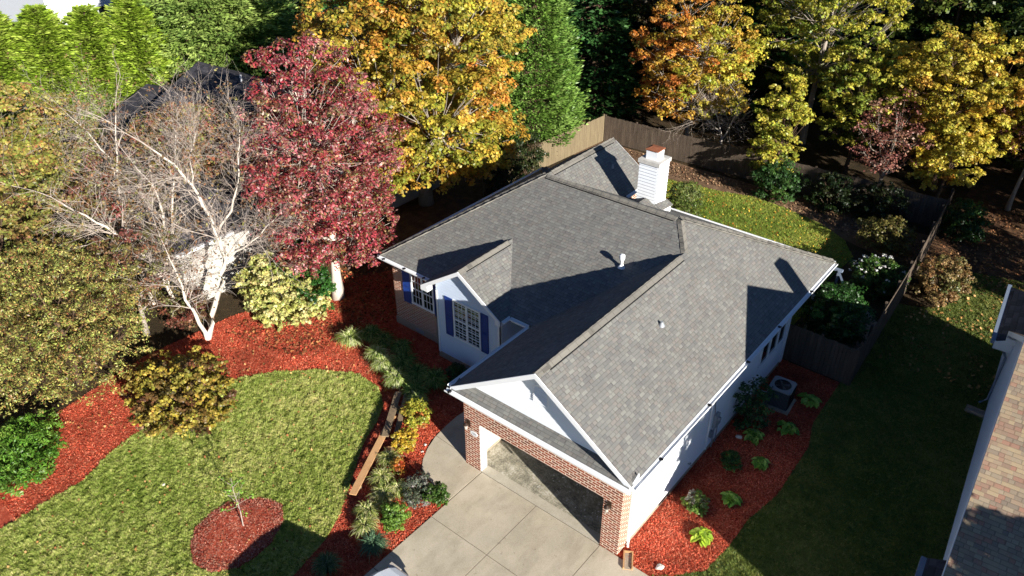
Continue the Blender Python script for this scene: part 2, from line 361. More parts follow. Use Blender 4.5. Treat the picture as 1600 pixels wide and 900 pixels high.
def grass(name,poly,n,label,h=.05,excl=(),box=None,cols=('7a9234','b4c062','e6dc9c'),lean=.6):
    P=scatter(poly,n,excl,box); n=len(P)
    t=np.clip(.45+.11*wob(P,.8)+.08*wob(P,7,3)+.11*wob(P,30,5)+.18*rng.standard_normal(n),0,1)[:,None]
    c0,c1,c2=[np.array(C(c)) for c in cols]
    cc=np.where(t<.5,c0+(c1-c0)*t*2,c1+(c2-c1)*(t*2-1))
    tuft=wob(P,8,1)*.2+wob(P,34,5)*.5
    hh=h*(.7+.6*rng.random(n))*np.clip(1+.9*tuft,.15,3)
    a=rng.uniform(0,2*np.pi,n); w_=.009+.012*rng.random(n)
    ln=rng.standard_normal((n,2))*h*lean+np.stack([wob(P,13,9),wob(P,13,4)],1)*h*.55
    V=np.zeros((n,3,3)); z0=.018
    V[:,0,:2]=P+np.stack([np.cos(a),np.sin(a)],1)*w_[:,None]; V[:,1,:2]=P-np.stack([np.cos(a),np.sin(a)],1)*w_[:,None]
    V[:,0,2]=V[:,1,2]=z0; V[:,2,:2]=P+ln; V[:,2,2]=z0+hh
    return tag(quads(name,V,cc,M['grass'],k=3),label,'grass',kind='stuff')
grass('front_lawn_grass',lawnF,620000,'short green and straw coloured grass covering the front lawn',.05,(circ,),(-17,-14.5,-6.9,1.2))
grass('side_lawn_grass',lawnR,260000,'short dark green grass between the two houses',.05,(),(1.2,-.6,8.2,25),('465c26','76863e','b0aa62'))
grass('back_lawn_grass',lawnB,110000,'short green grass of the fenced back yard behind the house',.05,(),None,('5f7f26','9cb048','cfc868'))
def chips(name,poly,n,label,pal,z=.015,L=(.02,.075),W=(.007,.018),excl=(),box=None,tilt=.45,cat='mulch'):
    P=scatter(poly,n,excl,box); n=len(P); a=rng.uniform(0,2*np.pi,n)
    u=np.stack([np.cos(a),np.sin(a),rng.standard_normal(n)*tilt],1); v=np.stack([-np.sin(a),np.cos(a),rng.standard_normal(n)*tilt],1)
    u*=rng.uniform(*L,n)[:,None]/2; v*=rng.uniform(*W,n)[:,None]/2
    c=np.zeros((n,3)); c[:,:2]=P; c[:,2]=z+rng.uniform(.004,.035,n)
    V=np.stack([c-u-v,c+u-v,c+u+v,c-u+v],1)
    pl=np.array([C(p) for p in pal]); cc=pl[rng.integers(0,len(pl),n)]*(.7+.6*rng.random((n,1)))*np.clip(1+.16*wob(P,1.1,7)+.12*wob(P,4,2),.5,1.5)[:,None]
    return tag(quads(name,V,cc,M['chips']),label,cat,kind='stuff')
red=['c4543c','d2644a','d87658','8a3020','c65840','a64230','cf8066','b45c3e','9a3c2a']
chips('front_mulch_chips',bedF,330000,'shredded red bark mulch in the front beds around the lawn',red,.014,excl=(lawnF,walk),box=(-20.5,-11,-5.45,9))
chips('circle_mulch_chips',circ,16000,'shredded red bark mulch in the round bed of the sapling',['a05040','b86a58','8a3c2e','c08a76','6a2a20','b98670'],.05)
chips('side_mulch_chips',[(.02,0),(1.1,0),(1.6,.35),(2.35,1.2),(2.5,2.6),(2.5,3.8),(2.8,5.4),(2.75,8.2),(2.4,9.5),(2.35,12.4),(.02,12.4)],80000,'shredded red bark mulch along the white side wall',red,.022)
# round mulch bed mound
b=MB(); cxm,cym=-9.75,-6.8
n=len(circ)
rings=[[(cxm+(x-cxm)*f,cym+(y-cym)*f,z) for x,y in circ] for f,z in ((1.0,.021),(.93,.055),(.6,.075))]
for a_,b_ in zip(rings[:-1],rings[1:]):
    for i in range(n): j=(i+1)%n; b.face([a_[j],a_[i],b_[i],b_[j]])
b.face(rings[-1][::-1]); tag(b.build('round_mulch_bed',M['mulch']),kind='structure')
def fallen(name,poly,n,label,pal,z,box=None,size=(.05,.11)):
    return chips(name,poly,n,label,pal,z,size,size,box=box,cat='leaves')
ylw=['c9a23a','d8b84c','b5702e','a98a3c','8c4a2a']
fallen('fallen_lawn_leaves',lawnF,500,'a few tan fallen leaves scattered on the front lawn',['b08a5a','9c7444','8a5a3a'],.06,size=(.04,.07))
fallen('fallen_mulch_leaves',[(-20,-9),(-16.6,-7),(-16.6,-3),(-12.8,1.0),(-9.5,1.2),(-11,4),(-18,4)],1500,'brown and tan fallen leaves scattered on the front mulch',['8a5a3a','a8764a','6a4028','b08a5a'],.045,size=(.04,.08))
fallen('fallen_yard_leaves',lawnB,1900,'yellow fallen leaves on the back yard grass',ylw,.05,size=(.035,.07))
fallen('fallen_side_leaves',[(3,15),(7,15),(7,26),(3,26)],500,'a few tan fallen leaves on the side lawn',['b08a5a','9c7444'],.05)
fallen('fallen_bed_leaves',[(-19.5,9),(-19.5,-1),(-15.5,0),(-14.3,4.5),(-14.3,9)],3500,'brown fallen leaves on the mulch below the red tree',['6a4028','8a5a3a','9c4030','b0764a','5a3a28'],.03)
fallen('forest_litter',[(-14,25.0),(-7.4,25.9),(-3,25.1),(1.8,23.5),(1.8,27),(-18,27)],5000,'brown leaf litter and straw along the back fence',['8a6c54','7a5a44','a08464','6a503c'],.02,size=(.04,.10))
fallen('litter_beyond_fence',[(2.6,22),(14,25),(14,33),(2,33)],5000,'brown leaf litter under the trees beyond the side lawn',['7a5438','8a6042','9a744c','5e4030'],.03,size=(.05,.10))

chips('floor_flecks',[(-3.6,.6),(-.9,.6),(-.9,2.2),(-3.4,3.0)],150,'white paint flecks scattered over the garage floor',['e0ddd4','c8c4ba'],.03,(.02,.07),(.02,.05),tilt=.02,cat='debris')
# ---------------------------------------------------------------- the house
H=3.427; SX=.671; SY=.512
house=empty('house',(0,0,0),'brick and white sided house with grey shingle roof and open garage','house')
def slab(b,poly,t=.09): b.solid(poly,(0,0,-t))
XL,XR,YF,YR,YG=-14.49,.333,4.031,15.293,-.22
GX=-3.093; GZ=H+SX*3.426; GY=YF+(GZ-H)/SY; RZ=6.31; RY=YF+(RZ-H)/SY; BX=XR-(RZ-H)/SX; AX=XL+(RZ-H)/SX
FL=(XL,YF,H);INS=(-6.52,YF,H);GL=(-6.52,YG,H);GR=(XR,YG,H);G0=(GX,YG,GZ);G1=(GX,GY,GZ);Bp=(BX,RY,RZ);Ap=(AX,RY,RZ);RR=(XR,YR,H);RL=(XL,YR,H)
b=MB()
slab(b,[FL,INS,G1,Bp,Ap]); slab(b,[GL,G0,G1,INS]); slab(b,[GR,RR,Bp,G1,G0]); slab(b,[RR,RL,Ap,Bp]); slab(b,[RL,FL,Ap])
# rear wing
WE=4.87; WX=AX+(RZ-WE)/SX; WX2=AX-(RZ-WE)/SX; WY=14.73; e=.006
slab(b,[(AX,RY-.1,RZ+e),(AX,WY,RZ+e),(WX,WY,WE+e),(WX,YR-(WE-H)/SY-.05,WE+e)]); slab(b,[(AX,RY-.1,RZ+e),(AX,WY,RZ+e),(WX2,WY,WE+e),(WX2,YR-(WE-H)/SY-.05,WE+e)])
# bay
BPX=-9.57; BZ=4.80; BHW=2.025; BS=(BZ-H)/BHW; BYF=3.53
BYE=YF+(BZ-H)/SY
slab(b,[(BPX,BYF,BZ+e),(BPX,BYE+.05,BZ+e),(BPX+BHW,YF,H+e),(BPX+BHW,BYF,H+e)]); slab(b,[(BPX,BYF,BZ+e),(BPX,BYE+.05,BZ+e),(BPX-BHW,YF,H+e),(BPX-BHW,BYF,H+e)])
# pent strip over the garage door
slab(b,[(-6.45,-.30,3.36),(.27,-.30,3.36),(.27,.13,3.58),(-6.45,.13,3.58)],.05)
roof=b.build('roof',M['shingle'],house)
fp=lambda x,y:H+SY*(y-YF); rp=lambda x,y:H+SX*(XR-x); lp=lambda x,y:H+SX*(x-XL); bp=lambda x,y:H+SY*(YR-y); gl=lambda x,y:H+SX*(x+6.52)
wr=lambda x,y:RZ-SX*(x-AX); wl=lambda x,y:RZ+SX*(x-AX); br=lambda x,y:BZ-BS*(x-BPX); bl=lambda x,y:BZ+BS*(x-BPX)
def cap(b,p,q,fa,fb,wd=.16,h=.03,hc=.05,t=.025):
    p,q=Vector(p),Vector(q); d=(q-p); d.z=0; d.normalize(); s=Vector((d.y,-d.x,0))
    for sgn,f in ((1,fa),(-1,fb)):
        P=[p+Vector((0,0,hc)),q+Vector((0,0,hc))]
        for r_ in (q,p):
            o=r_+s*sgn*wd; o.z=f(o.x,o.y)+h; P.append(o)
        b.solid(P,(0,0,-t-h))
def caps(b,p,q,fa,fb,wd,h,hc,step=.2):       # overlapping cap shingles
    p,q=Vector(p),Vector(q); L=(q-p).length; n=max(1,int(L/step))
    for i in range(n):
        a=p+(q-p)*(i/n); c=p+(q-p)*((i+1.0)/n); k=.012 if i%2 else 0
        cap(b,a,c,fa,fb,wd,h+k,hc+k)
b=MB()
caps(b,(AX+.1,RY,RZ),(BX-.15,RY,RZ),fp,bp,.16,.028,.042)
b.cut()
caps(b,(GX,YG+.5,GZ),(GX,GY-.35,GZ),rp,gl,.16,.028,.042)
caps(b,(GX,YG,GZ),(GX,YG+.5,GZ),rp,gl,.15,.012,.03)
b.cut()
caps(b,(BPX,BYF+.3,BZ),(BPX,BYE-.3,BZ),br,bl,.14,.028,.04)
caps(b,(BPX,BYF,BZ),(BPX,BYF+.3,BZ),br,bl,.14,.012,.03)
b.cut()
caps(b,(AX,RY+.35,RZ),(AX,WY-.25,RZ),wr,wl,.16,.028,.042); caps(b,(AX,WY-.25,RZ),(AX,WY,RZ),wr,wl,.15,.012,.03)
ridge=b.build('ridge_vent',M['cap'],roof)
b=MB()
caps(b,G1,Bp,rp,fp,.14,.014,.035); b.cut(); caps(b,Bp,RR,bp,rp,.14,.014,.035); b.cut(); caps(b,Ap,FL,fp,lp,.14,.014,.035); b.cut(); caps(b,Ap,RL,lp,bp,.14,.014,.035)
b.build('hip_cap',M['cap'],roof)
b=MB()  # dark shadow-gap edge of the ridge vents
for p,q,f,s in (((AX+.1,RY-.178),(BX-.2,RY-.178),fp,0),((GX+.178,YG+.5),(GX+.178,GY-.35),rp,1),((BPX+.158,BYF+.3),(BPX+.158,BYE-.3),br,1),((AX+.178,RY+.35),(AX+.178,WY-.25),wr,1)):
    P=Vector((*p,f(*p)+.02)); Q=Vector((*q,f(*q)+.02)); b.beam(P,Q,.026,.03); b.cut()
b.build('vent_edge',M['black'],roof)
# gutters (U section) and fascia
def gutter(b,p,q,out,z=H,w=.11,h=.035):
    b.cut()
    p,q,o=Vector((*p,0)),Vector((*q,0)),Vector((*out,0))
    zz=Vector((0,0,1)); a=p+zz*z; c=q+zz*z; L=(c-a)/2; m_=(a+c)/2
    b.obox(m_+o*.012-zz*(.09),L,o*.012,zz*.10)                 # fascia
    b.obox(m_+o*(.03+w/2)-zz*(h+.01),L,o*(w/2),zz*.008)        # bottom
    b.obox(m_+o*(.03+w)-zz*(h/2+.01),L,o*.008,zz*(h/2+.008))   # lip
    b.obox(m_+o*(.031)-zz*(h/2+.012),L,o*.006,zz*(h/2))
b=MB()
gutter(b,(XR,YG),(XR,YR),(1,0)); gutter(b,(XL,YF),(BPX-BHW-.02,YF),(0,-1)); gutter(b,(BPX+BHW+.1,YF),(-6.62,YF),(0,-1))
gutter(b,(-6.52,YG),(-6.52,YF-.13),(-1,0)); gutter(b,(-6.6,-.30),(.36,-.30),(0,-1),3.37); gutter(b,(XL,YF),(XL,YR),(-1,0)); gutter(b,(XL,YR),(XR,YR),(0,1))
gutter(b,(BPX+BHW,BYF+.05),(BPX+BHW,YF),(1,0)); gutter(b,(WX,12.6),(WX,WY),(1,0),WE)
gut=b.build('gutter',M['trim'],house)
b=MB()
for y in (1.2,4.2,7.0,9.6,12.6): b.cut(); b.box((XR+.02,y,H-.03),(XR+.15,y+.09,H+.004))
for x in (-14.2,-13,-11.9): b.cut(); b.box((x,YF-.15,H-.03),(x+.08,YF-.02,H+.004))
for x in (-6.2,): b.cut(); b.box((x-.25,-.45,3.33),(x-.17,-.32,3.40))
b.build('gutter_clip',M['black'],gut)
# soffit under the eaves
b=MB()
b.cut(); b.box((-.01,.0,H-.19),(XR,YR-.05,H-.165)); b.cut(); b.box((XL,YF,H-.19),(-11.0,4.4,H-.165)); b.cut(); b.box((-6.52,-.0,H-.19),(-6.19,YF,H-.165)); b.cut(); b.box((-7.8,YF,H-.19),(-6.2,6,H-.165)); b.cut(); b.box((XL,4.3,H-.19),(-14.1,YR,H-.165))
b.cut(); b.box((-14.4,14.8,H-.19),(0,YR,H-.165))
b.build('soffit',M['trim'],house)
# rake boards
def rake(b,x,z,x2,z2,y,hgt=.20,t=.03,d=1):
    b.solid([(x,y,z-.012),(x2,y,z2-.012),(x2,y,z2-hgt),(x,y,z-hgt)],(0,t*d,0))
b=MB()
for s in (-1,1):
    b.cut(); xe=GX+s*3.426; rake(b,GX,GZ,xe,H,YG-.032); 
    b.solid([(GX,YG+.0,GZ-.095),(xe,YG+.0,H-.095),(xe,YG+.36,H-.095),(GX,YG+.36,GZ-.095)],(0,0,-.02))
    b.cut(); xe=BPX+s*BHW; rake(b,BPX,BZ,xe,H,BYF-.032,.19)
    b.solid([(BPX,BYF,BZ-.095),(xe,BYF,H-.095),(xe,3.78,H-.095),(BPX,3.78,BZ-.095)],(0,0,-.02))
    b.cut(); xe=AX+s*(RZ-WE)/SX; rake(b,AX,RZ,xe,WE,WY+.002,.19)
for s,L_ in ((-1,.36),(1,.26)):
    b.cut(); xe=BPX+s*BHW; b.solid([(xe,BYF-.03,H-.03),(xe-s*L_,BYF-.03,H-.03+L_*BS),(xe-s*L_,BYF-.03,H-.21),(xe,BYF-.03,H-.21)],(0,.28,0))
b.cut(); b.box((-6.56,-.27,H-.30),(-6.2,.0,H-.10))
# short return boards of the pent roof
b.cut(); b.solid([(.29,-.30,3.36),(.29,.2,3.60),(.29,.2,3.2),(.29,-.30,3.2)],(.03,0,0)); b.cut(); b.solid([(-6.50,-.30,3.36),(-6.50,.2,3.60),(-6.50,.2,3.2),(-6.50,-.30,3.2)],(.03,0,0))
b.build('rake_board',M['trim'],house)
# walls. lap siding is modelled course by course
def siding(b,o,u,n,z0,z1,ext,c=.13,lap=.024,m=0):
    o,u,n=Vector(o),Vector(u).normalized(),Vector(n).normalized(); z=z0
    while z<z1-1e-4:
        t=min(z+c,z1); a0,a1=ext(z); c0,c1=ext(t-1e-4)
        if a1-a0>.02:
            if c1<c0: c0=c1=(c0+c1)/2
            P=[o+u*a0+n*lap+Vector((0,0,z)),o+u*a1+n*lap+Vector((0,0,z)),o+u*c1+Vector((0,0,t)),o+u*c0+Vector((0,0,t))]
            Q=[o+u*a0+Vector((0,0,z)),o+u*a1+Vector((0,0,z))]
            if u.cross(Vector((0,0,1))).dot(n)<0: P=P[::-1]; b.face(P,m); b.face([Q[1],P[2],P[3],Q[0]][::-1],m)
            else: b.face(P,m); b.face([Q[0],Q[1],P[1],P[0]],m)
        z=t
def corner(b,x,y,z0,z1,w=.09,t=.025): b.box((x-w/2-t,y-w/2-t,z0),(x+w/2+t,y+w/2+t,z1))
# garage front, brick with the door opening
b=MB(); OX0,OX1,OZ=-5.52,-.64,2.13
b.box((-6.19,0,0),(OX0,.14,3.3)); b.box((OX1,0,0),(0,.14,3.3)); b.box((OX0,0,OZ),(OX1,.14,3.3))
b.box((-.14,.14,0),(0,.49,3.24)); b.box((-6.19,.14,0),(-6.05,.49,3.24))
b.build('brick_garage_wall',M['brick'],house)
b=MB(); b.box((OX0,.002,0.03),(OX0+.03,.30,OZ-.002)); b.box((OX1-.03,.142,0.03),(OX1,.30,OZ-.002)); b.box((OX0+.03,.142,OZ-.03),(OX1-.03,.30,OZ-.002)); 
b.box((OX0-.001,.1405,0.034),(OX0+.002,.32,OZ)); b.build('door_jamb',M['trim'],house)
# garage interior
b=MB(); b.box((-6.04,.15,0),(-5.96,6.3,2.7)); b.box((-.16,.5,0),(-.13,6.3,2.7)); b.box((-5.96,6.22,0),(-.16,6.3,2.7)); b.box((-5.96,.15,2.62),(-.16,6.22,2.7)); b.box((-6.04,.142,0.0),(OX0,.15,2.62)); b.box((OX1,.142,0),(-.14,.15,2.62)); b.box((OX0,.142,OZ),(OX1,.15,2.62))
gin=b.build('garage_interior',M['drywall'],house)
b=MB(); b.box((-5.958,3.2,.03),(-5.92,4.1,2.05)); b.build('inner_door',M['trim'],gin)
b=MB(); b.box((-5.958,.6,.034),(-5.945,6.2,.14)); b.build('baseboard',M['foundation'],gin)
# gable wall with siding
b=MB()
gext=lambda z:(GX-(GZ-.1-z)/SX,GX+(GZ-.1-z)/SX)
siding(b,(0,.12,0),(1,0,0),(0,-1,0),3.45,GZ-.15,lambda z:(max(gext(z)[0],-6.2),min(gext(z)[1],0.0)))
b.solid([(-6.2,.125,3.3),(0,.125,3.3),(0,.125,3.5),(GX,.125,GZ-.1),(-6.2,.125,3.5)],(0,.03,0))
b.build('gable_siding',M['siding'],house)
# arched louvre vent
b=MB(); vx,vz=GX-.02,4.33
arch=[(vx-.30,vz),(vx+.30,vz)]+[(vx+.30*math.cos(t),vz+.42+.30*math.sin(t)) for t in np.linspace(0,math.pi,11)]
b.solid([(x,.085,z) for x,z in arch],(0,.03,0)); gv=b.build('gable_vent',M['trim'],house)
b=MB()
for k in range(7):
    z=vz+.06+k*.085; hw=.25 if z<vz+.42 else math.sqrt(max(.001,.25**2-(z-vz-.42)**2)); b.solid([(vx-hw,.082,z),(vx+hw,.082,z),(vx+hw,.055,z-.03),(vx-hw,.055,z-.03)],(0,.002,.02))
b.build('louvre',M['trim'],gv)
# right wall
b=MB(); siding(b,(0,.50,0),(0,1,0),(1,0,0),.25,3.24,lambda z:(0,11.5)); 
b.box((-.12,.495,.0),(-.005,12.0,3.24)); b.build('side_wall',M['siding'],house)
b=MB(); b.cut(); b.box((-.13,.5,0),(.012,12.0,.25)); b.cut(); b.box((-14.14,4.37,0),(-11.1,4.375,.01)); b.build('side_foundation',M['foundation'],house)
b=MB(); b.cut(); b.box((-.02,.492,.2),(.03,.58,3.24)); b.cut(); corner(b,.0,12.0,.2,3.24); b.build('corner_board',M['trim'],house)
# rear porch: wall set back, beam and posts
b=MB(); b.cut(); b.box((-4,11.9,0),(-.02,11.99,3.24)); b.cut(); b.box((-14.1,14.8,0),(-4.05,14.9,3.24)); b.cut(); b.box((-4.05,12,0),(-4,14.9,3.24)); b.build('rear_wall',M['siding'],house)
b=MB()
for y in (14.9,): b.box((-.1,y-.06,0),(.04,y+.08,3.24))
b.build('porch_post',M['trim'],house)
b=MB(); b.box((-.08,12.05,3.0),(.03,14.9,3.24)); b.build('porch_beam',M['trim'],house)
# left end and front brick wall
b=MB(); b.box((-14.16,4.364,.35),(-11.0,4.50,3.25)); b.box((-14.16,4.5,.35),(-14.02,14.9,3.25)); b.build('brick_front_wall',M['brick'],house)
b=MB(); b.cut(); b.box((-14.19,4.335,0),(-11.06,4.50,.36)); b.cut(); b.box((-14.19,4.5,0),(-14.03,14.9,.36)); b.cut(); b.box((-11.07,3.775,0),(-7.80,3.9,.32)); b.cut(); b.box((-7.83,3.9,0),(-7.80,6,.32)); b.build('foundation_wall',M['foundation'],house)
b=MB(); b.cut(); b.box((-13.0,4.325,.10),(-12.5,4.34,.28)); b.cut(); b.box((-9.6,3.765,.10),(-9.1,3.78,.26)); b.build('crawl_vent',M['steel'],house)
# garage left wall + entry
b=MB(); b.box((-6.19,.49,0),(-6.06,6.0,3.24)); siding(b,(-6.19,.49,0),(0,1,0),(-1,0,0),.2,3.24,lambda z:(0,5.5)); b.build('entry_side_wall',M['siding'],house)
b=MB(); b.cut(); b.box((-7.8,5.9,0),(-6.2,6.0,3.24)); b.cut(); b.box((-7.6,5.87,.2),(-6.7,5.9,2.2)); b.build('entry_wall',M['siding'],house)
# bay
b=MB()
bext=lambda z:(max(-11.05,BPX-(BZ-.1-z)/BS),min(-7.81,BPX+(BZ-.1-z)/BS))
siding(b,(0,3.80,0),(1,0,0),(0,-1,0),.30,BZ-.13,bext,.13,.022)
b.solid([(-11.05,3.805,.3),(-7.81,3.805,.3),(-7.81,3.805,H-.12),(BPX,3.805,BZ-.11),(-11.05,3.805,H-.12)],(0,.08,0))
siding(b,(-7.81,3.80,0),(0,1,0),(1,0,0),.30,3.25,lambda z:(.05,2.1)); b.box((-7.93,3.89,.3),(-7.815,5.9,3.25)); b.box((-11.05,3.89,.3),(-10.95,4.37,3.25))
b.build('bay_wall',M['siding_blue'],house)
b=MB(); b.cut(); b.box((-11.09,3.765,.28),(-10.97,3.80,3.26)); b.cut(); b.box((-11.09,3.765,.28),(-11.052,3.9,3.26)); b.cut(); b.box((-7.90,3.765,.28),(-7.77,3.80,3.26)); b.cut(); b.box((-7.808,3.765,.28),(-7.77,3.9,3.26)); b.build('bay_corner_board',M['trim'],house)
# windows
def window(x0,x1,z0,z1,y,sash=2,cols=3,rows=2,nrm=(0,-1),parent=house,grid=True,split=True):
    # built in a local frame u (right), outward n
    n=Vector((*nrm,0)); u=Vector((-n.y,n.x,0)) if nrm==(0,-1) else Vector((0,1,0))
    if nrm==(0,-1): u=Vector((1,0,0)); o=Vector((0,y,0))
    else: o=Vector((y,0,0))
    def bx(b,a0,a1,c0,c1,d0,d1):
        A=o+u*((a0+a1)/2)+Vector((0,0,(c0+c1)/2))+n*((d0+d1)/2); b.obox(A,u*(a1-a0)/2,n*(d1-d0)/2,Vector((0,0,(c1-c0)/2)))
    f=MB(); t=.075
    bx(f,x0-t,x1+t,z1,z1+t,0,.05); bx(f,x0-t,x1+t,z0-t,z0,0,.07); bx(f,x0-t,x0,z0,z1,0,.05); bx(f,x1,x1+t,z0,z1,0,.05)
    w_=(x1-x0)/sash
    for k in range(1,sash): bx(f,x0+w_*k-.05,x0+w_*k+.05,z0,z1,0,.045)
    if split: bx(f,x0,x1,(z0+z1)/2-.025,(z0+z1)/2+.025,0,.042)
    F=f.build('window',M['trim'],parent); g=MB()
    bx(g,x0,x1,z0,z1,.004,.018); g.build('pane',M['glass'],F)
    if grid:
        m_=MB()
        for k in range(sash):
            a=x0+w_*k+(.05 if k else 0); c=x0+w_*(k+1)-(.05 if k<sash-1 else 0)
            for i in range(1,cols): xx=a+(c-a)*i/cols; bx(m_,xx-.009,xx+.009,z0,z1,.019,.03)
            for hlf in (0,1):
                q0=z0+(z1-z0)/2*hlf; q1=q0+(z1-z0)/2
                for i in range(1,rows): zz=q0+(q1-q0)*i/rows; bx(m_,a,c,zz-.009,zz+.009,.019,.032)
        m_.build('muntins',M['trim'],F)
    return F
def shutter(x0,x1,z0,z1,y):
    b=MB(); b.box((x0,y-.035,z0),(x1,y-.012,z1)); 
    for a,c in ((x0,x0+.05),(x1-.05,x1)): b.box((a,y-.05,z0),(c,y-.035,z1))
    for a,c in ((z0,z0+.07),(z1-.07,z1),((z0+z1)/2-.04,(z0+z1)/2+.04)): b.box((x0+.05,y-.05,a),(x1-.05,y-.035,c))
    k=z0+.1
    while k<z1-.1:
        if abs(k-(z0+z1)/2)>.06: b.solid([(x0+.05,y-.036,k+.03),(x1-.05,y-.036,k+.03),(x1-.05,y-.048,k),(x0+.05,y-.048,k)],(0,.003,0))
        k+=.045
    return b.build('shutter',M['shutter'],house)
window(-10.08,-8.82,1.50,3.14,3.80,2,3,3); shutter(-10.58,-10.18,1.40,3.2,3.80); shutter(-8.72,-8.36,1.40,3.2,3.80)
window(-13.00,-11.84,1.58,3.0,4.364,2,3,2); shutter(-13.56,-13.10,1.42,3.0,4.364); shutter(-11.74,-11.35,1.42,3.0,4.364)
for y0,y1 in ((9.50,10.12),(10.27,10.90),(11.05,11.62)): window(y0,y1,1.55,2.42,.018,1,1,1,(1,0),house,False,False)
# chimney chase
cx0,cx1,cy0,cy1=-7.17,-6.3,11.95,12.8
ch=MB()
siding(ch,(cx0,cy0,0),(1,0,0),(0,-1,0),4.6,6.92,lambda z:(0,cx1-cx0),.14,.032); siding(ch,(cx1,cy0,0),(0,1,0),(1,0,0),4.6,6.92,lambda z:(0,cy1-cy0),.14,.03)
ch.box((cx0+.002,cy0+.004,4.0),(cx1-.004,cy1,6.92)); chim=ch.build('chimney',M['siding'],roof)
b=MB(); b.box((cx0-.06,cy0-.06,6.92),(cx1+.06,cy1+.06,7.08)); b.build('chimney_cap',M['trim_dirty'],chim)
b=MB(); fx0,fx1,fy0,fy1=-7.0,-6.48,12.1,12.62
b.box((fx0,fy0,7.08),(fx1,fy1,7.42)); b.box((fx0+.06,fy0+.06,7.42),(fx1-.06,fy1-.06,7.46)); b.build('flue_box',M['siding'],chim)
b=MB(); b.box((fx0-.03,fy0-.03,7.46),(fx1+.03,fy1+.03,7.50)); b.solid([(fx0-.02,fy0-.02,7.50),(fx1+.02,fy0-.02,7.50),(fx1-.1,(fy0+fy1)/2,7.55),(fx0+.1,(fy0+fy1)/2,7.55)],(0,0,-.005)); b.solid([(fx0-.02,fy1+.02,7.50),(fx1+.02,fy1+.02,7.50),(fx1-.1,(fy0+fy1)/2,7.55),(fx0+.1,(fy0+fy1)/2,7.55)],(0,0,-.005)); b.build('rusty_flue_lid',M['rust'],chim)
# chimney shoulder (small saddle roof)
b=MB()
b.solid([(-6.72,11.42,5.46),(-6.72,11.95,5.46),(-7.42,11.95,5.18),(-7.42,11.6,5.18)],(0,0,-.05)); b.solid([(-6.72,11.42,5.46),(-6.72,11.95,5.46),(-6.0,11.95,5.12),(-6.0,11.62,5.12)],(0,0,-.05))
b.solid([(-6.30,11.953,5.30),(-6.30,12.95,5.16),(-5.98,12.95,5.00),(-5.98,11.953,5.12)],(0,0,-.05))
b.build('saddle_roof',M['shingle'],chim)
b=MB(); b.box((-7.40,11.62,4.2),(-6.04,12.9,4.98)); b.build('chimney_shoulder',M['trim'],chim)
# rear wing side wall with windows (visible in the notch by the chimney)
b=MB(); b.box((-8.5,12.2,3.4),(-8.4,14.5,4.8)); b.box((-12.0,14.4,0),(-8.4,14.5,4.8)); b.solid([(-12.3,14.42,4.75),(-8.1,14.42,4.75),(AX,14.42,RZ-.15)],(0,.06,0)); b.build('wing_wall',M['brick'],house)
b=MB()
for y in (12.5,12.85,13.2,13.55): b.cut(); b.box((-8.4,y,4.1),(-8.36,y+.06,4.8))
b.cut(); b.box((-8.4,12.3,4.62),(-8.35,14.5,4.8)); b.build('wing_window_trim',M['trim'],house)
# roof vents and pipes
def pipe(x,y,f,h,name,mat,r_=.045,capped=False):
    b=MB(); z=f(x,y); b.tube([(x,y,z-.05),(x,y,z+h)],r_,12)
    if capped: b.lathe([(r_*1.7,h-.16),(r_*1.9,h-.1),(r_*1.9,h+.02),(r_*.9,h+.06),(.001,h+.06)],(x,y,z),14)
    b.lathe([(r_*2.6,.0),(r_*1.3,.12),(r_,.14)],(x,y,z),12); return b.build(name,mat,roof)
pipe(-4.86,7.19,fp,.5,'vent_pipe',M['trim'],.055,True); 
pipe(-1.95,5.05,rp,.16,'plumbing_vent',M['steel'],.045)
b=MB(); b.box((-2.05,4.9,rp(-1.9,5)-.03),(-1.8,5.2,rp(-1.9,5)+.03)); 
pipe(-9.2,13.2,wr,.18,'plumbing_vent',M['steel'],.03)
# wall lamps, house number plaque
for x in (-5.98,-.42):
    b=MB(); b.box((x-.07,-.03,1.86),(x+.07,0,2.12)); b.tube([(x,-.03,2.0),(x,-.14,2.05)],.015,8); b.lathe([(.02,.16),(.09,.10),(.10,.08)],(x,-.15,1.93),12); b.lathe([(.05,-.10),(.04,-.12),(.001,-.14)],(x,-.15,1.93),12); lm=b.build('wall_lamp',M['bronze'],house)
    b=MB(); b.lathe([(.045,-.10),(.075,.08)],(x,-.15,1.93),12); b.build('lamp_shade',M['lampglass'],lm)
b=MB(); pc=(-5.76,-.012,1.62); ov=[(pc[0]+.17*math.cos(t)*(1 if abs(math.cos(t))<.8 else .97),pc[1],pc[2]+.105*math.sin(t)) for t in np.linspace(0,2*math.pi,25)[:-1]]
b.solid(ov,(0,.014,0)); pq=b.build('house_number_plaque',M['trim'],house)
cu=bpy.data.curves.new('digits','FONT'); cu.body='1285'; cu.size=.10; cu.extrude=.003; cu.align_x='CENTER'; cu.align_y='CENTER'
to=bpy.data.objects.new('digits',cu); col.objects.link(to); bpy.context.view_layer.update()
dg=bpy.context.evaluated_depsgraph_get(); me=bpy.data.meshes.new_from_object(to.evaluated_get(dg)); bpy.data.objects.remove(to)
me.materials.append(M['steel']); to=bpy.data.objects.new('number',me); col.objects.link(to); to.parent=pq; to.rotation_euler=(R(90),0,0); to.location=(pc[0],-.016,pc[2])
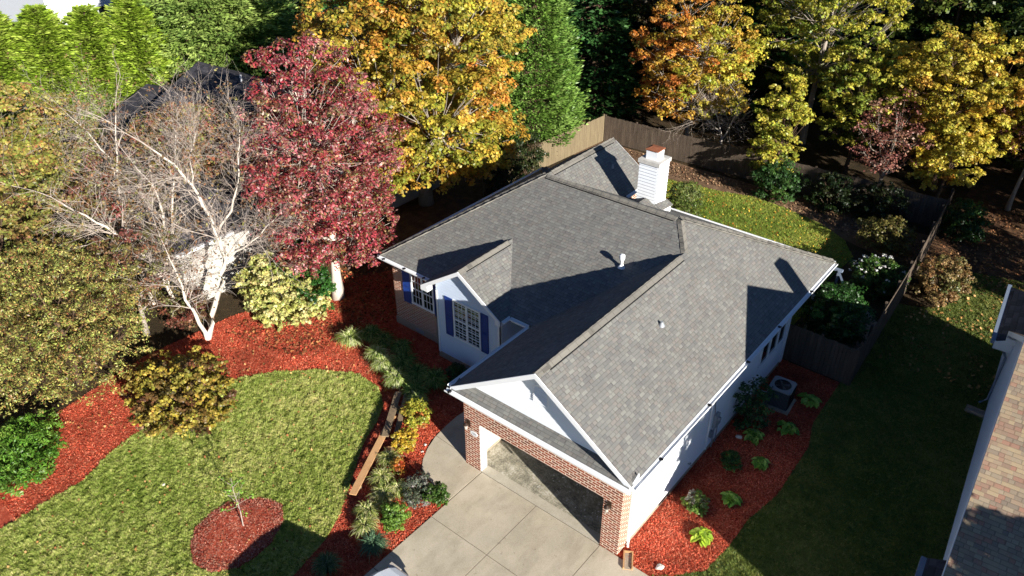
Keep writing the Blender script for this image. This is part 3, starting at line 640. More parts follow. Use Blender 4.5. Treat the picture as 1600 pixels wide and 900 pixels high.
# downspouts, meter
b=MB(); b.tube([(XR+.08,.3,H-.12),(XR+.08,.3,H-.22),(.05,.53,H-.5),(.05,.53,.25),(.12,.40,.12)],.04,8); b.cut(); b.tube([(.05,5.53,H-.3),(.05,5.53,.3)],.035,8)
b.cut(); b.tube([(.05,12.05,2.9),(.05,12.05,.3)],.035,8); b.build('downspout',M['trim'],house)
b=MB(); b.box((.02,5.86,1.05),(.14,6.14,1.62)); mt=b.build('electric_meter',M['meter'],house)
b=MB(); b.tube([(.14,6.0,1.42),(.22,6.0,1.42)],.085,16); b.build('meter_dial',M['steel'],mt)
b=MB(); b.cut(); b.tube([(.06,6.0,1.05),(.06,6.0,.05)],.025,8); b.cut(); b.tube([(.06,5.9,1.62),(.06,5.7,2.3),(.06,5.63,2.9)],.02,8); b.cut(); b.box((.02,5.72,.7),(.11,5.84,.98)); b.cut(); b.box((.02,6.2,.95),(.1,6.4,1.2)); b.cut(); b.tube([(.06,6.28,.95),(.06,6.28,.1)],.018,8); b.build('conduit',M['steel'],mt)
b=MB(); b.tube([(.0,4.3,.55),(.1,4.3,.55),(.16,4.3,.48)],.02,8); b.tube([(.1,4.27,.6),(.1,4.33,.6)],.03,8); b.build('hose_tap',M['steel'],house)

# ---------------------------------------------------------------- neighbour on the right
def nb(x,y): return (x,y)
RH=empty('house',(8.2,0,0),'neighbouring house with tan patchwork shingle roof and pale blue siding at the right edge','house',rz=math.atan(.0714))
b=MB(); PZ=7.55; PY=7.35; rk=lambda y:3.55+.57*(y-.3) if y<PY else 3.55+.57*(PY-.3)-.57*(y-PY)
PZ=rk(PY)
slab(b,[(-.3,.3,3.55),(16,.3,3.55),(16,PY,PZ),(-.3,PY,PZ)],.1); slab(b,[(-.3,PY,PZ),(16,PY,PZ),(16,14.4,3.54),(-.3,14.4,3.54)],.1)
nroof=b.build('roof',M['shingle_tan'],RH)
b=MB(); slab(b,[(-.58,14.35,3.0),(-.58,18.7,3.0),(1.9,16.4,3.9),(1.9,14.35,3.9)],.1); slab(b,[(4.4,14.35,3.0),(4.4,17.6,3.0),(1.9,16.4,3.9),(1.9,14.35,3.9)],.1); slab(b,[(-.58,18.7,3.0),(4.4,17.6,3.0),(1.9,16.4,3.9)],.1)
b.cut(); slab(b,[(-.62,.2,2.95),(-.62,3.0,2.95),(.0,3.0,3.25),(0,.2,3.25)],.08)
b.build('dark_wing_roof',M['shingle_dark'],RH)
b=MB()
siding(b,(0,.8,0),(0,1,0),(-1,0,0),.2,PZ-.2,lambda z:(max(0,(z+.1-rk(.8))/.57),min(13.1,13.1-(z+.1-rk(13.9))/.57)))
b.solid([(.01,.8,0),(.01,13.9,0),(.01,13.9,3.7),(.01,PY,PZ-.12),(.01,.8,3.7)],(.1,0,0))
siding(b,(0,13.9,0),(0,1,0),(-1,0,0),.2,2.95,lambda z:(0,4.2)); b.box((.005,13.9,0),(.1,18.1,3.0)); b.box((0,.8,0),(15.8,.9,3.6)); b.box((15.7,.8,0),(15.8,13.9,3.6)); b.solid([(.1,18.1,0),(4.0,17.2,0),(4.0,17.2,3.0),(.1,18.1,3.0)],(0,-.1,0)); b.box((15.7,.8,3.6),(15.75,13.9,3.62))
b.solid([(-.4,.95,0.1),(-.4,2.8,0.1),(-.4,2.8,2.95),(-.4,.95,2.95)],(.4,0,0))
b.build('side_wall',M['siding_blue'],RH)
b=MB(); b.solid([(-.32,.3,3.53),(-.32,PY,PZ-.02),(-.32,PY,PZ-.2),(-.32,.3,3.35)],(.025,0,0)); b.solid([(-.32,14.4,3.53),(-.32,PY,PZ-.02),(-.32,PY,PZ-.2),(-.32,14.4,3.35)],(.025,0,0))
b.box((-.6,14.3,2.72),(.1,14.36,3.02)); b.solid([(-.60,14.31,3.0),(.3,14.31,3.45),(.3,14.31,3.2),(-.60,14.31,2.75)],(0,.03,0)); b.box((-.32,13.95,3.35),(.2,14.42,3.5)); b.solid([(-.3,.35,3.42),(-.3,PY,PZ-.12),(.0,PY,PZ-.12),(0,.35,3.42)],(0,0,-.02))
b.build('rake_board',M['trim'],RH)
b=MB(); b.box((-.72,14.35,2.88),(-.58,18.9,2.99)); b.cut(); b.box((-.76,.2,2.83),(-.62,3.0,2.94)); b.cut(); b.tube([(-.62,14.5,2.85),(-.2,14.6,2.55),(-.08,14.6,2.3),(-.08,14.6,.35),(-.3,14.5,.15)],.045,8); b.build('gutter',M['deckpaint'],RH)
b=MB(); b.box((-.012,6.2,1.3),(.005,7.2,2.6)); b.cut(); b.box((-.012,9.2,1.3),(.005,10.1,2.6)); b.cut(); b.box((-.012,15.6,1.2),(.005,16.3,2.5)); b.build('window',M['glass'],RH)
b=MB(); b.box((1.3,8.95,5.2),(2.1,9.55,8.02)); b.build('chimney',M['siding'],nroof)
SBx=empty('splash_block',(7.0,13.9,0),'grey concrete splash block under the downspout of the tan roofed house','splash block')
b=MB(); b.solid([(-.45,-.15,.06),(.2,-.15,.10),(.2,.15,.10),(-.45,.15,.06)],(0,0,-.05)); b.box((-.45,-.17,.02),(.2,-.13,.14)); b.box((-.45,.13,.02),(.2,.17,.14)); b.build('trough',M['foundation'],SBx)
S2=empty('splash_block',(.38,.02,0),'beige concrete splash block at the front brick corner of the garage','splash block')
b=MB(); b.box((-.34,-.15,.03),(.30,.15,.06)); b.box((-.34,-.15,.06),(.30,-.11,.12)); b.box((-.34,.11,.06),(.30,.15,.12)); b.box((-.34,-.11,.06),(-.30,.11,.12)); b.build('trough',M['lumber'],S2)
b=MB(); b.box((-.29,-.105,.061),(.30,.105,.068)); b.build('trough_bed',M['foundation'],S2); S2.rotation_euler.z=R(-60)

# ---------------------------------------------------------------- neighbour on the left, and far houses
LH=empty('house',(0,0,0),'neighbouring house with dark grey shingle roof half hidden behind the bare tree','house')
b=MB(); ls=.49; rz_=6.55; ry=9.0; ey=rz_-ls*7.2
slab(b,[(-34.6,ry-7.2,ey),(-21.6,ry-7.2,ey),(-24.5,ry,rz_),(-34.6,ry,rz_)],.12); slab(b,[(-34.6,ry+7.2,ey),(-21.6,ry+7.2,ey),(-24.5,ry,rz_),(-34.6,ry,rz_)],.12); slab(b,[(-21.6,ry-7.2,ey),(-21.6,ry+7.2,ey),(-24.5,ry,rz_)],.12)
slab(b,[(-21.8,-1.0,3.05),(-21.8,5.5,3.05),(-25.2,5.5,4.7),(-25.2,-1.0,4.7)],.12); slab(b,[(-28.6,-1.0,3.05),(-28.6,5.5,3.05),(-25.2,5.5,4.7),(-25.2,-1.0,4.7)],.12)
slab(b,[(-39.4,4.6,3.1),(-34.6,4.6,3.1),(-34.6,8,4.5),(-39.4,8,4.5)],.12); slab(b,[(-39.4,11.4,3.1),(-34.6,11.4,3.1),(-34.6,8,4.5),(-39.4,8,4.5)],.12)
lro=b.build('roof',M['shingle_dark'],LH)
b=MB(); siding(b,(-22.2,-.7,0),(0,1,0),(1,0,0),.3,3.0,lambda z:(0,16.5)); b.box((-34,2.4,0),(-22.22,15.5,3.0)); b.box((-28,-.7,0),(-22.22,2.4,3.0)); b.solid([(-28.2,-.72,3.0),(-22.2,-.72,3.0),(-25.2,-.72,4.5)],(0,.1,0)); b.box((-39,5.2,0),(-34,10.8,3.0)); b.solid([(-34.5,2.4,2.9),(-34.5,15.6,2.9),(-34.5,ry,rz_-.15)],(.1,0,0)); b.build('white_wall',paint('old_white_siding',C('b4b2ac'),.6,.15),LH)
b=MB(); b.box((-21.8,-1.0,2.9),(-21.66,5.0,3.03)); b.build('gutter',M['trim'],LH)
for x,y in ((-30,8.7),(-28.2,8.7)): b=MB(); b.tube([(x,y,6.2),(x,y,6.75)],.06,8); b.build('vent_pipe',M['trim'],lro)
b=MB(); b.box((-27,-.74,1.1),(-25.6,-.70,2.4)); b.build('window',M['glass'],LH)
FH=empty('house',(-78,21,0),'far white house behind the arborvitae hedge in the upper left corner','house')
b=MB(); b.box((-6,-5,0),(6,5,6)); b.solid([(6.0,-5,6),(6.0,5,6),(6.0,0,9)],(-.2,0,0)); b.build('white_wall',M['siding'],FH)
b=MB(); slab(b,[(-6.3,-5.4,5.8),(6.3,-5.4,5.8),(6.3,0,9.1),(-6.3,0,9.1)],.15); slab(b,[(-6.3,5.4,5.8),(6.3,5.4,5.8),(6.3,0,9.1),(-6.3,0,9.1)],.15); b.build('roof',M['shingle_dark'],FH)
b=MB()
for y in (-3,0,3): b.cut(); b.box((5.99,y-.4,.8),(6.04,y+.4,2.0))
b.build('window',M['glass'],FH)
FH2=empty('house',(-56,34,0),'far house with a grey roof glimpsed behind the red tree top','house')
b=MB(); b.box((-5,-4,0),(5,4,4)); b.solid([(5,-4,4),(5,4,4),(5,0,6.3)],(-.2,0,0)); b.build('white_wall',M['siding'],FH2)
b=MB(); slab(b,[(-5.3,-4.4,3.8),(5.3,-4.4,3.8),(5.3,0,6.4),(-5.3,0,6.4)],.15); slab(b,[(-5.3,4.4,3.8),(5.3,4.4,3.8),(5.3,0,6.4),(-5.3,0,6.4)],.15); b.build('roof',M['shingle_dark'],FH2)

# ---------------------------------------------------------------- fences
def fence(label,p,q,h,m,face,rails=True,tops='flat',postm=None):
    p,q=Vector((*p,0)),Vector((*q,0)); d=q-p; L=d.length; d.normalize(); n=Vector((d.y,-d.x,0))*face
    F=empty('fence',p,label,'fence')
    b=MB(); k=0; s=0.0
    while s<L-.07:
        hh=h+rng.uniform(-.02,.02); tl=rng.uniform(-.004,.004)
        c=d*(s+.07)+n*(.03+tl)
        b.obox(c+Vector((0,0,hh/2+.03)),d*.0665,n*.009,Vector((0,0,hh/2)))
        s+=.142
    b.build('pickets',m,F)
    b=MB()
    for z in (.35,h*.55,h-.25): b.obox(d*L/2-n*.0+Vector((0,0,z)),d*L/2,n*.019,Vector((0,0,.045)))
    b.build('rails',m,F)
    np_=int(L/2.4)+1
    for i in range(np_+1):
        b=MB(); c=d*min(L,i*L/np_)-n*.07; b.obox(c+Vector((0,0,(h+.06)/2)),d*.045,n*.045,Vector((0,0,(h+.06)/2))); b.build('post',postm or m,F)
    return F
fence('short weathered board fence across from the house corner to the side fence',(-.15,12.55),(2.62,12.5),1.72,M['wood'],1)
fence('long weathered board fence running back between the two yards',(2.66,12.5),(2.35,20.6),1.68,M['wood'],1)
fence('far stretch of weathered board fence past the brown round shrub',(2.35,20.6),(1.8,29.8),1.7,M['wood'],1)
fence('long brown board fence along the woods at the back of the yard',(-18.6,27.3),(1.9,28.2),1.72,M['wood'],1)
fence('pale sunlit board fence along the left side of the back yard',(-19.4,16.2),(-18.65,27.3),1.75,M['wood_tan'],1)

# ---------------------------------------------------------------- plants
def unit(v): return v/np.maximum(1e-9,np.linalg.norm(v,axis=-1,keepdims=True))
def leafquads(P,nrm,size,elong,rg,curl=.0):
    n=len(P); t=unit(np.cross(nrm,unit(rg.standard_normal((n,3))))); bt=np.cross(nrm,t)
    L=(size*rg.uniform(.7,1.3,n))[:,None]; W=L/elong
    return np.stack([P-t*L*.5,P+bt*W*.5-t*L*.05,P+t*L*.5,P-bt*W*.5-t*L*.05],1)
def crown_leaves(cent,rad,cnt,size,ccol,rg,elong=1.4,up=.55,jit=.18,hollow=.5,topcol=None,sub=9,lp=None,lw=.5):
    M_=len(cent); idx=np.repeat(np.arange(M_),cnt); n=len(idx)
    sd=unit(rg.standard_normal((M_,sub,3))); sd[:,:,2]=np.where(sd[:,:,2]<-.2,-sd[:,:,2],sd[:,:,2]); sr=hollow+(1-hollow)*rg.random((M_,sub,1))
    sc_=sd*sr; k=rg.integers(0,sub,n); tone=1+.16*rg.standard_normal((M_,sub,1))
    d=unit(rg.standard_normal((n,3))); d[:,2]=np.abs(d[:,2])*np.where(rg.random(n)<.3,-1,1)
    off=sc_[idx,k]+d*(.36*(.35+.65*rg.random(n)**.5))[:,None]
    P=cent[idx]+off*rad[idx]
    nr=unit(off*.5+d*.5+np.array([0,0,up])+rg.standard_normal((n,3))*.45)
    V=leafquads(P,nr,size,elong,rg)
    cc=ccol[idx]
    if lp is not None:
        L_=np.array([C(q) for q in lp])[rg.integers(0,len(lp),n)]; cc=cc*(1-lw)+L_*lw
    if topcol is not None:
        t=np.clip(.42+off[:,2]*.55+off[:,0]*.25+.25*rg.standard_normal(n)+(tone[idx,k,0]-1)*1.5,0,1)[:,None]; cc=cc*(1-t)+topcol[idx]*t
    cc=cc*tone[idx,k]*(1+jit*rg.standard_normal((n,1)))
    cc=cc*(1+.08*rg.standard_normal((n,3)))
    return V,np.clip(cc,.003,.9)
def pick(pal,w,rg,n):
    P=np.array([C(p) for p in pal]); i=rg.choice(len(pal),n,p=np.array(w)/sum(w)); j=rg.choice(len(pal),n,p=np.array(w)/sum(w)); t=(rg.random(n)*.45)[:,None]
    return P[i]*(1-t)+P[j]*t
def clumps(c,r,n,rg,zmin,core=.25,shape='ellipsoid'):
    out=[]; c=np.array(c,float); r=np.array(r,float)
    cand=unit(rg.standard_normal((n*6,3)))
    cand*= (1+.13*np.sin(cand[:,0:1]*4+c[0])*np.sin(cand[:,1:2]*5+c[1])+.1*np.sin(cand[:,2:3]*7+c[1]))
    f=np.where(rg.random(n*6)<core,rg.uniform(.3,.72,n*6),rg.uniform(.8,1.0,n*6))[:,None]
    if shape=='egg': k=1-.42*np.clip(cand[:,2:3],0,1)**1.3; cand[:,:2]*=k
    P=c+cand*r*f; P=P[P[:,2]>zmin]; fs=f[:len(P)]
    # greedy spacing
    sel=[P[0]]; 
    pool=P[1:]
    dmin=np.linalg.norm((pool-P[0])/r,axis=1)
    while len(sel)<n and len(pool):
        i=rg.choice(np.argsort(-dmin)[:max(3,len(pool)//12)]); sel.append(pool[i]); dn=np.linalg.norm((pool-pool[i])/r,axis=1); dmin=np.minimum(dmin,dn); dmin[i]=-1
        if (dmin>0).sum()==0: break
    return np.array(sel)
def trunk_mesh(base,top,r0,cent,rg,n_limb=9,limb_r=.35,bend=.3,rootflare=1.4,sides=9,ratio=.6,twig=1.0):
    b=MB(); base=Vector(base); top=Vector(top); pts=[];rad=[]
    for i in range(8):
        t=i/7; p=base.lerp(top,t)+Vector((math.sin(t*3+base.x)*bend*t,math.cos(t*2.6+base.y)*bend*t,0)); pts.append(p); rad.append(r0*(1-.8*t)*(rootflare if i==0 else 1))
    b.tube(pts,rad,sides)
    # limbs to groups of clumps
    k=min(n_limb,len(cent)); seeds=cent[rg.choice(len(cent),k,replace=False)]
    asg=np.argmin(np.linalg.norm(cent[:,None]-seeds[None],axis=2),axis=1)
    for j in range(k):
        m=cent[asg==j]
        if len(m)==0: continue
        g=Vector(m.mean(0)); hz=max(.12,min(.93,((g.z-base.z)/max(.1,top.z-base.z))*ratio)); i=hz*7; a=pts[int(i)].lerp(pts[min(7,int(i)+1)],i-int(i)); ra=r0*(1-.8*hz)*limb_r*1.5
        mid=a.lerp(g,.5)+Vector((0,0,-.12*(g-a).length)); L=[a,a.lerp(mid,.5)+Vector((0,0,.03)),mid,g]
        b.tube(L,[ra,ra*.8,ra*.6,ra*.35],6,cap=False)
        for c_ in m:
            c_=Vector(c_); s=mid.lerp(g,rg.uniform(.1,.9)); q=s.lerp(c_,.55)+Vector(rg.uniform(-.15,.15,3)); b.tube([s,q,c_],[ra*.3*twig,ra*.2*twig,ra*.07],4,cap=False)
    return b
def tree(name,label,cat,base,cz,r_,n,per,size,pal,wt,seed,zmin=None,crad=.95,trunk=.22,bark='bark_brown',group=None,off=(0,0),elong=1.35,colfn=None,core=.3,shape='ellipsoid',th=.75,up=.55,n_limb=10,hollow=.45,lp=None,lw=.5,jit=.18,twig=1.0):
    rg=np.random.default_rng(seed); T=empty(name,(*base,0),label,cat,group=group)
    c=(off[0],off[1],cz); zmin=zmin if zmin is not None else cz-r_[2]*.85
    cen=clumps(c,np.array(r_)-crad*.6,n,rg,zmin,core,shape)
    rd=crad*rg.uniform(.6,1.15,(len(cen),1))*np.array([1,1,.72])
    cc=pick(pal,wt,rg,len(cen)) if colfn is None else colfn(cen,rg)
    tc=None
    if isinstance(cc,tuple): cc,tc=cc
    cnt=np.maximum(8,(per*(rd[:,0]/crad)**2*rg.uniform(.75,1.2,len(cen)))).astype(int)
    V,cl=crown_leaves(cen,rd,cnt,size,cc,rg,elong,up,jit,hollow,topcol=tc,lp=lp,lw=lw)
    quads('crown',V,cl,M['leaf'],T)
    trunk_mesh((0,0,0),(off[0]*.8,off[1]*.8,cz+r_[2]*(th-.3)),trunk,cen,rg,n_limb,twig=twig).build('trunk',M[bark],T,uv=False,smooth=True)
    return T
# --- the two heroes
def maplecol(cen,rg):
    n=len(cen); k=np.clip(.5+.35*np.sin(cen[:,0]*.55+cen[:,2]*.5)*np.sin(cen[:,1]*.6+cen[:,2]*.35+1)+.22*rg.standard_normal(n),0,1)[:,None]
    g=pick(['7a8a34','92983a','62762e','a8a03e'],[3,3,3,2],rg,n); o=pick(['c87834','d08c40','bc6830','cf9c44'],[4,3,2,2],rg,n); y=pick(['a89e3c','b4a43e','98963a'],[1,1,1],rg,n)
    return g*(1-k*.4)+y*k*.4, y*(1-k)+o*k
tree('maple_tree','large orange and yellow maple tree standing behind the left end of the roof','tree',(-21.3,13.4),8.0,(6.0,6.0,7.7),450,400,.165,None,None,11,zmin=1.9,crad=.92,trunk=.33,bark='bark_grey',colfn=maplecol,core=.22,shape='egg',off=(.1,-.2),hollow=.6)
tree('red_pear_tree','dark red leaved tree with a pale trunk beside the left corner of the house','tree',(-17.72,4.0),6.55,(3.5,3.5,5.1),480,230,.14,['8e2c34','a03c42','6a2026','b46a6c','8a5a44','74703c','bc8c8a','84303a'],[4,4,3,2.6,1.6,1.4,2.2,3],12,zmin=2.1,crad=.6,trunk=.24,bark='bark_white',core=.3,elong=2.0,off=(.15,.0),jit=.3,n_limb=7,twig=.5,lp=['a23c46','b45c62','70242c','c8a8a0','8e8250','687640','84303a','ac4a52'],lw=.6)
# --- conifers
def conifer_mesh(name,Hh,Rr,z0,levels,per,seed,pal,blade=(.26,.075),droop=.12,power=.85,sub=34,up=.25):
    rg=np.random.default_rng(seed); Vs=[];Cs=[]; b=MB(); b.tube([(0,0,0),(0,0,Hh*.6),(0,0,Hh*.98)],[Rr*.08,Rr*.05,.02],7)
    palA=np.array([C(p) for p in pal])
    for L in range(levels):
        t=(L+rg.random()*.6)/levels; z=z0+(Hh-z0)*t; r_=Rr*(1-t)**power*(.9+.2*rg.random()); nb_=max(5,int(per*(1-t)**.6)+2)
        for k in range(nb_):
            a=2*math.pi*(k+rg.random()*.8)/nb_+L*1.3; rr=r_*rg.uniform(.72,1.12); d=np.array([math.cos(a),math.sin(a),0]); sd=np.array([-d[1],d[0],0])
            m=sub; s=rg.uniform(.38,1.0,m)**.8; wdt=(1.05-s)*rr*.42+.12
            off=rg.uniform(-1,1,m)*wdt; zz=z-droop*rr*s+up*rr*s**2+rg.standard_normal(m)*.06*rr**.5-abs(off)*.15
            P=d*(rr*s)[:,None]+sd*off[:,None]; P[:,2]=zz
            t1=unit(d*1.0+sd*(off/(wdt+.01)*.9)[:,None]+rg.standard_normal((m,3))*.22+np.array([0,0,up*.8])); nrm=unit(np.array([0,0,1.])+d*.5+rg.standard_normal((m,3))*.4); bt=unit(np.cross(nrm,t1))
            ln=(blade[0]*rg.uniform(.7,1.5,m))[:,None]; wd=(blade[1]*rg.uniform(.7,1.4,m))[:,None]
            Vs.append(np.stack([P-t1*ln*.5,P+bt*wd,P+t1*ln*.6,P-bt*wd],1))
            c=palA[rg.integers(0,len(palA))]; Cs.append(np.tile(c,(m,1))*(1+.2*rg.standard_normal((m,1))))
            if k%2==0: b.tube([(0,0,z),tuple(d*rr*.75+np.array([0,0,z-droop*rr*.6]))],[.03*rr**.5,.01],4,cap=False)
    return quads(name,np.concatenate(Vs),np.clip(np.concatenate(Cs),.002,.9),M['needle'],mesh_only=True),b
def conifer(label,base,mesh,scale=1.0,rot=0,group=None,name='conifer_tree'):
    T=empty(name,(*base,0),label,'tree',rz=rot,group=group); 
    me,tm=mesh; o=bpy.data.objects.new('crown',me); col.objects.link(o); o.parent=T
    if not isinstance(tm,bpy.types.Mesh): raise SystemExit
    o2=bpy.data.objects.new('trunk',tm); col.objects.link(o2); o2.parent=T
    s=scale if hasattr(scale,'__len__') else (scale,)*3; T.scale=s; return T
def cmesh(*a,**k):
    me,b=conifer_mesh(*a,**k); o=b.build('trunk',M['bark_brown'],None,uv=False); tm=o.data; bpy.data.objects.remove(o); return me,tm
cyp=cmesh('cypress_foliage',17,3.9,.4,54,26,21,['6a8c3c','7a9c46','5a7c32','88a654','72923e'],blade=(.26,.05),droop=.02,power=.72,sub=70,up=.32)
cyb=cmesh('broad_cypress_foliage',19,6.6,.3,62,44,25,['7c9648','90a656','6c8640','9cb05e','829a4a'],blade=(.32,.055),droop=.05,power=.6,sub=80,up=.10)
dkc=cmesh('dark_conifer_foliage',18,4.4,.8,36,17,22,['2f5228','3d6330','27451f','47703a'],blade=(.42,.10),droop=.18,power=.8,sub=36,up=.12)
arb=cmesh('arborvitae_foliage',10,1.9,.1,60,22,23,['8ca634','9cb442','7e982e','a8ba50'],blade=(.24,.05),droop=-.1,power=.45,sub=50,up=.6)
conifer('tall bright green conifer just right of the orange maple, left of the fence corner',(-21.4,23.3),cyp,(.84,.84,1.0),.4)
conifer('tall green conifer at top centre just beyond the fence corner',(-22.0,31.0),dkc,(.85,.85,1.0),2.0)
conifer('broad light green cypress at upper left between the hedge and the dark roof',(-43.5,15.5),cyb,(1.0,1.0,1.0),1.5)
conifer('tall light green cypress at the back left, behind the broad cypress',(-51,21),cyb,(1.0,1.0,1.05),2.2)
GW='dark conifers standing in the woods'
k=0
for lab,x,y,s,r_ in [('dark shaded conifer behind the roof ridge of the left house',-44,24.5,1.15,.3),('dark shaded conifer above the top of the red tree',-37,28.5,1.1,1.9),('dark shaded conifer between the red and orange trees, furthest back',-46,36,1.3,2.5),
    ('dark conifer at top centre beyond the back fence, left of the sunlit branches',-27,40,1.1,.6),('dark conifer at top centre with sunlit branches beyond the fence',-20,42,1.15,1.1),('dark conifer at top centre behind the orange tree',-14,41,1.2,3.1),('dark conifer deep in the woods behind the bright conifer',-31,49,1.3,2.1),
    ('dark conifer deep in the woods above the chimney',-21,53,1.35,.2),('dark conifer deep in the woods right of the chimney line',-12,52,1.3,4.1),('green conifer at the top right behind the yellow trees, left one',-4,50,1.15,5.1),('green conifer at the top right behind the yellow trees, middle one',3,48,1.1,2.9),('green conifer at the top right corner of the picture',9,46,1.1,1.7),('green conifer at the right edge behind the yellow tree',12,40,.95,3.7),('dark conifer at the back behind the gap of the yellow trees',-4,60,1.4,.9),('dark conifer furthest back at the top right',8,60,1.4,1.3)]:
    conifer(lab,(x,y),dkc,(s*1.1,s*1.1,s),r_,GW)
GA='arborvitae of the tall bright hedge'
for i,(x,y,s) in enumerate([(-49.5,1.2,.98),(-48,3.4,1.0),(-46.4,5.6,1.0),(-44.8,7.8,.98),(-43.3,9.9,.95)]):
    conifer(['bright yellow green arborvitae, first of the hedge from the left edge','bright yellow green arborvitae, second of the hedge from the left edge','bright yellow green arborvitae in the middle of the hedge','bright yellow green arborvitae, fourth of the hedge from the left edge','bright yellow green arborvitae at the right end of the hedge by the cypress'][i],(x,y),arb,(s*1.5,s*1.5,s*(.84 if i<4 else .92)),i*1.1,GA,'arborvitae')
# --- autumn trees beyond the back fence
OR=['c07834','cc8a3e','ac6434','c49a42','84843a']; YG=['9a9a38','b0aa40','7e8a34','beb44c','6c7a30']; YL=['bca63a','c8b648','a4983a','b4ac44','bc8c3a']
def orcol(cen,rg):
    n=len(cen); k=np.clip(.55-.16*cen[:,0]+.3*rg.standard_normal(n),0,1)[:,None]
    return pick(OR,[4,3,3,1,1],rg,n)*k+pick(['b4b040','9a9c38','c9bc48'],[1,1,1],rg,n)*(1-k)
tree('maple_tree','orange and yellow tree hanging over the back fence to the right of the chimney','tree',(-14.0,29.8),5.7,(4.0,3.8,4.6),260,200,.15,None,None,31,zmin=2.0,crad=.68,trunk=.2,bark='bark_grey',colfn=orcol,core=.3)
tree('tall_yellow_tree','tall yellow green tree at the top centre right, above the orange tree','tree',(-8.3,35),9.8,(5.2,4.6,6.3),300,210,.16,YG,[4,4,3,3,2],32,zmin=3.6,crad=.68,trunk=.22,bark='bark_grey',core=.3)
tree('yellow_tree','golden yellow tree at the right behind the far fence','tree',(.2,33.0),5.6,(4.3,4.0,3.8),300,210,.155,YL,[4,4,3,3,2],33,zmin=2.0,crad=.6,trunk=.2,core=.3)
tree('yellow_tree','small yellow green tree hanging low over the back fence beside the orange tree','tree',(-7.2,27.6),3.7,(1.7,1.7,3.0),90,160,.15,YG,[3,5,2,4,1],34,zmin=1.0,crad=.48,trunk=.12,core=.35)
tree('yellow_green_tree','yellow green tree left of the pinkish twiggy tree','tree',(-4.3,31.5),5.0,(2.6,2.6,3.4),130,190,.15,YG,[4,3,4,2,3],35,zmin=1.6,crad=.52,trunk=.14,core=.3)
tree('pink_twiggy_tree','sparse pinkish brown tree with bare grey twigs behind the back fence','tree',(-1.9,29.6),3.9,(2.3,2.2,2.7),70,60,.13,['8a5a50','9c6a5c','74483e','a8806a'],[3,3,2,2],36,zmin=1.2,crad=.8,trunk=.12,bark='bark_grey',core=.3,n_limb=14,hollow=.2)
tree('yellow_tree','yellow tree lower front of the golden tree at the right','tree',(1.0,30.2),3.4,(2.0,1.9,2.2),90,160,.15,YL,[3,4,2,5,1],37,zmin=1.2,crad=.48,trunk=.12,core=.35)
tree('green_tree','dark green tree at the right edge beyond the side lawn','tree',(6.2,36),5.0,(4.4,4.0,4.4),110,260,.2,['4d5a26','5f6a2c','7a7634','6a4a34'],[4,3,2,1],38,zmin=1.5,crad=.95,trunk=.2,core=.3)
tree('brown_twiggy_tree','sparse brownish pink tree at the right edge beside the golden tree','tree',(4.2,33),5.0,(2.4,2.4,2.8),50,60,.13,['8a5a50','9c6a5c','74483e'],[3,3,2],39,zmin=2,crad=.8,trunk=.12,bark='bark_grey',n_limb=12,hollow=.2)
# broadleaf woods behind to close the gaps
GB='broadleaved trees deep in the woods'
WD=[('green brown woodland tree behind the tall yellow one',-14,46,['46521f','5c6228','6f6a30','383f1a']),('woodland tree behind the bright conifer beyond the corner of the fence',-25.5,34,['2e3a1a','3a4520','4a4a24','2a3016']),('woodland tree above the fence corner, left of the orange tree',-18.5,34.5,['2e3a1a','3a4520','4a4a24','3f3522']),
 ('yellowish woodland tree at top right, furthest left of the green conifers',-3,43,['4a5a24','56682a','3c4a1e','66702e']),('greenish woodland tree behind the golden tree',4,41,['3f5222','4d6228','35441c','5a662c']),('woodland tree at the far right behind the brownish tree',11,33,['4a4f22','5c5a2a','3f451e','6a5230'])]
for i,(lab,x,y,pal) in enumerate(WD):
    tree('woodland_tree',lab,'tree',(x,y),7.2,(4.6,4.2,6.2),100,230,.24,pal,[3,3,2,2],60+i,zmin=1.2,crad=1.15,trunk=.2,core=.35,group=GB)
# --- left side
AU=['828a44','9a9450','9c7048','6c7638','965044','a89a58']
tree('autumn_tree','mottled green and orange tree at the left edge in front of the hedge','tree',(-33.5,-2.6),4.6,(5.0,4.8,4.0),330,200,.15,['8e9044','a89c50','a87c50','7a8038','a06a54','b0a45c'],[5,4,2,4,1.6,3],41,twig=.5,lp=['8e9840','a8a450','6c7c30','a8604a','b8ac5c'],zmin=.8,crad=.62,trunk=.22,bark='bark_grey',core=.3)
tree('autumn_tree','mottled olive tree at the far left edge, left of the bare tree','tree',(-27.5,-5.8),3.9,(4.2,4.2,3.7),280,170,.13,AU,[5,3,2,4,1.4,2],42,twig=.5,lp=['7c8a3c','98984c','5e6c2e','94584a','a8a058'],zmin=.5,crad=.55,trunk=.18,core=.3)
tree('crepe_myrtle_tree','wide olive green and rust tree at the lower left above the mulch','tree',(-20.9,-6.4),3.0,(3.9,3.5,3.1),430,130,.10,['848c48','98985a','a0844e','6a743a','8e6242','aca868'],[5,5,1.6,4,1.4,3],43,twig=.4,lw=.62,lp=['98a24a','b8b45c','66783a','b0704a','c4b668','88543c','a6ae5c'],zmin=.7,crad=.44,trunk=.13,bark='bark_brown',core=.25,elong=2.6,jit=.3,hollow=.6)
tree('crepe_myrtle_tree','rust tinted olive tree against the left edge of the picture','tree',(-23.4,-10.2),3.0,(3.6,3.5,3.1),360,130,.10,['848c48','989656','a07c4e','6a743a','965a46','aca466'],[5,4,2,4,1.4,2],44,twig=.4,lw=.62,lp=['98a24a','b8b45c','66783a','b0684a','c4b668','905044','a6ae5c'],zmin=.7,crad=.44,trunk=.13,bark='bark_brown',core=.25,elong=2.6,jit=.3,hollow=.6)
